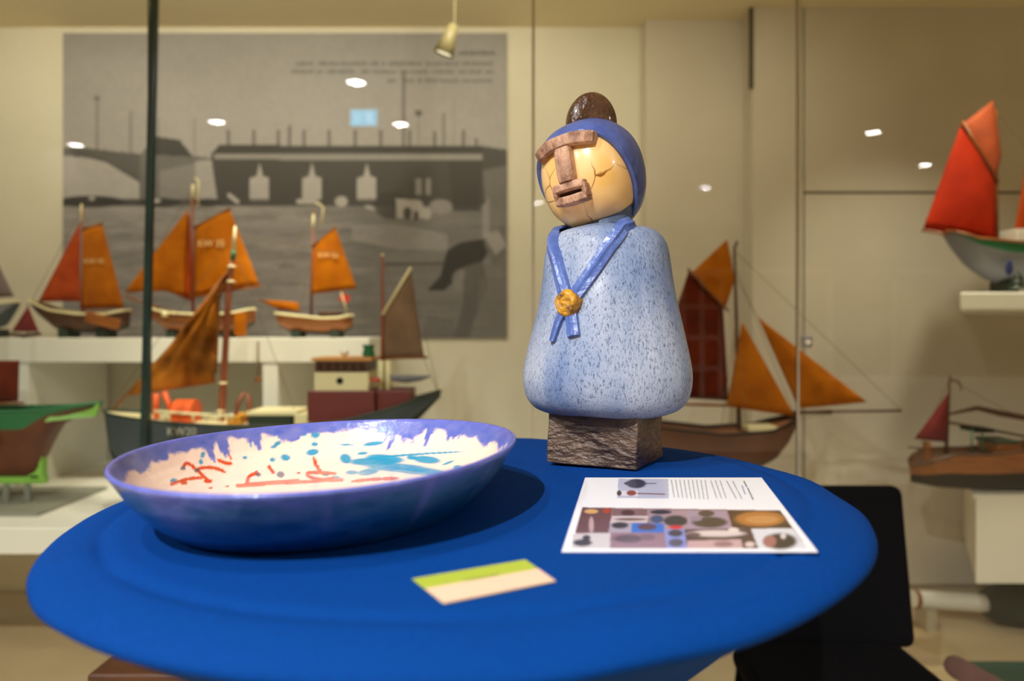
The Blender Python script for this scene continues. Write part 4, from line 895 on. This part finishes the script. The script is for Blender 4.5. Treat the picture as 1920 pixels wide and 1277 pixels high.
# head: one rounded block shape, rolled a little, turned with the figure
HC = Vector((-.0190, -.005, zy(334))); HRm = Matrix.Rotation(math.radians(-8), 3, 'Z')@Matrix.Rotation(math.radians(-8), 3, 'Y')@Matrix.Rotation(math.radians(4), 3, 'X')
HRX, HRY, HRZ = .0610, .0615, .0665
def sup(u, v, k=1.0, ex=2.5):
    d = Vector((math.cos(v)*math.cos(u), math.cos(v)*math.sin(u), math.sin(v)))
    q = (abs(d.x)**ex+abs(d.y)**ex+abs(d.z)**ex)**(-1/ex)
    p = Vector((d.x*q*HRX*k, d.y*q*HRY*k, d.z*q*HRZ*k)); s = 1+.10*(p.z/HRZ)*.5 if p.z < 0 else 1-.03*p.z/HRZ
    return Vector((p.x*s, p.y*s, p.z))
hx = lambda p: HC+HRm@p
def headgrid(k, cond, name, mt, solid=0):
    nu, nv = 80, 48; m = MB(); idx = {}; 
    pts = {(i, j): sup(2*math.pi*i/nu, -math.pi/2+math.pi*j/nv, k) for i in range(nu) for j in range(nv+1)}
    for j in range(nv):
        for i in range(nu):
            q = [(i, j), ((i+1) % nu, j), ((i+1) % nu, j+1), (i, j+1)]
            if all(cond(pts[a]) for a in q):
                for a in q:
                    if a not in idx: idx[a] = len(m.v); m.v.append(tuple(hx(pts[a])))
                m.f.append(tuple(idx[a] for a in q)); m.mi.append(0)
    return m.build(name, mt, fig, smooth=True, solid=solid)
headgrid(1, lambda p: True, 'head', M_face)
bs = bmesh.new(); nu, nv = 96, 56
gv = [[bs.verts.new(sup(2*math.pi*i/nu, -math.pi/2+math.pi*j/nv, 1.045)) for i in range(nu)] for j in range(1, nv)]
for j in range(nv-2):
    for i in range(nu): bs.faces.new((gv[j][i], gv[j][(i+1) % nu], gv[j+1][(i+1) % nu], gv[j+1][i]))
bs.faces.new(gv[-1])
for co, no in (((0, -.030, .012), (0, 1, .62)), ((0, 0, -.060), (0, 0, 1))):
    bmesh.ops.bisect_plane(bs, geom=list(bs.verts)+list(bs.edges)+list(bs.faces), plane_co=co, plane_no=no, clear_inner=True)
bs.verts.ensure_lookup_table(); bs.verts.index_update()
m = MB(); m.v = [tuple(hx(v.co)) for v in bs.verts]; m.f = [tuple(v.index for v in f.verts) for f in bs.faces]; m.mi = [0]*len(m.f); bs.free()
m.build('headscarf', M_scarf, fig, smooth=True, solid=.006)
# brow, nose, mouth modelled as clay strips pressed on the face
def on_face(x, z, l=0):
    lo, hi = -.09, 0.0
    for _ in range(30):
        mid = (lo+hi)/2
        d = Vector((x, mid, z)); ex = 2.5
        val = (abs(x)/HRX)**ex+(abs(mid)/HRY)**ex+(abs(z)/HRZ)**ex
        if val > 1: lo = mid
        else: hi = mid
    return Vector((x, lo-l, z))
def strip(name, path, hw, th, n=14):
    m = MB(); vs = []
    for i in range(n):
        s = i/(n-1)*(len(path)-1); j = min(int(s), len(path)-2); u = s-j; x = path[j][0]*(1-u)+path[j+1][0]*u; z = path[j][1]*(1-u)+path[j+1][1]*u
        a, b = path[min(j+1, len(path)-1)], path[j]; dx, dz = a[0]-b[0], a[1]-b[1]; L_ = math.hypot(dx, dz); nx_, nz_ = -dz/L_, dx/L_
        c = on_face(x, z); e = 1-.12*(abs(2*i/(n-1)-1)**6)
        for k_, l in ((-1, -.004), (-1, th*.7), (-.75, th), (.75, th), (1, th*.7), (1, -.004)):
            vs.append(hx(c+Vector((nx_*hw*k_*e, -l, nz_*hw*k_*e))))
    m.add(vs, [(i*6+j, i*6+j+1, (i+1)*6+j+1, (i+1)*6+j) for i in range(n-1) for j in range(6-1)]+[tuple(range(6)), tuple(range((n-1)*6, n*6))])
    return m.build(name, M_clay, fig, bevel=.0012)
strip('brow', [(-.043, .030), (-.02, .038), (.014, .0385), (.040, .034)], .0085, .013)
strip('nose', [(0, .030), (.001, .008), (.001, -.013)], .0112, .013, 8)
strip('lip', [(-.021, -.0185), (.0, -.0175), (.0225, -.019)], .0058, .011, 8)
strip('lip', [(-.021, -.0335), (.0, -.0345), (.0225, -.033)], .0058, .011, 8)
strip('lip', [(-.0185, -.018), (-.0185, -.034)], .0036, .0105, 5); strip('lip', [(.021, -.018), (.021, -.034)], .0036, .0105, 5)
m = MB(); vs = [hx(on_face(x, z)+Vector((0, -.0032, 0))) for x, z in ((-.018,-.029),(.02,-.029),(.02,-.023),(-.018,-.023))]; vs += [p+HRm@Vector((0, .01, 0)) for p in vs]
m.add(vs, [(0,1,2,3),(7,6,5,4),(0,4,5,1),(1,5,6,2),(2,6,7,3),(3,7,4,0)]); m.build('mouth_slit', mat('mouth_dark', rgb(60, 34, 24), .8), fig)
# hair bun: thick upright disc with rounded edge
bc = Vector((-.024, .007, zy(230)))
Rb = Matrix.Rotation(math.radians(38), 3, 'Z')
prof = [(.001, -.017), (.018, -.0175), (.030, -.016), (.0345, -.011), (.036, -.004), (.036, .004), (.0345, .011), (.030, .016), (.018, .0175), (.001, .017)]
m = MB().lathe(prof, 40, fn=lambda p, a, r, z: bc+Rb@Vector((p.x*.93, z, p.y*1.18)))
m.build('hair_bun', M_bun, fig, smooth=True)

# ------------------------------------------------------------------ pieces that belong to a part hang under that part
SUB = {'lettering': ('mainsail', 'hull'), 'mast_top': ('mast',), 'mast_band': ('mast',), 'mast_collar': ('mast',), 'vane': ('mast',), 'window': ('window_band',), 'porthole': ('wheelhouse',),
       'rail_post': ('guard_rail',), 'hinge': ('rudder',), 'tackle_block': ('tackle',), 'door_symbol': ('lit_panel',), 'running_figure': ('lit_panel',), 'hold_cover': ('fish_hold',),
       'cabin_roof': ('cabin',), 'awning_post': ('awning',), 'flag': ('flagpole',), 'end_ring': ('pole',), 'rail': ('hull',), 'deck': ('hull',), 'mouth_slit': ('lip',), 'kerchief_tail': ('rose_brooch',), 'wheelhouse_roof': ('wheelhouse',), 'window_band': ()}
for r in [o for o in COL.objects if o.parent is None and len(o.children) > 1]:
    ch = list(r.children); by = {}
    for c in ch: by.setdefault(c.name.split('.')[0], c)
    for c in ch:
        for p in SUB.get(c.name.split('.')[0], ()):
            if p in by and by[p] is not c and by[p].parent is r: c.parent = by[p]; break
for o in COL.objects:
    if '_world' in o: del o['_world']
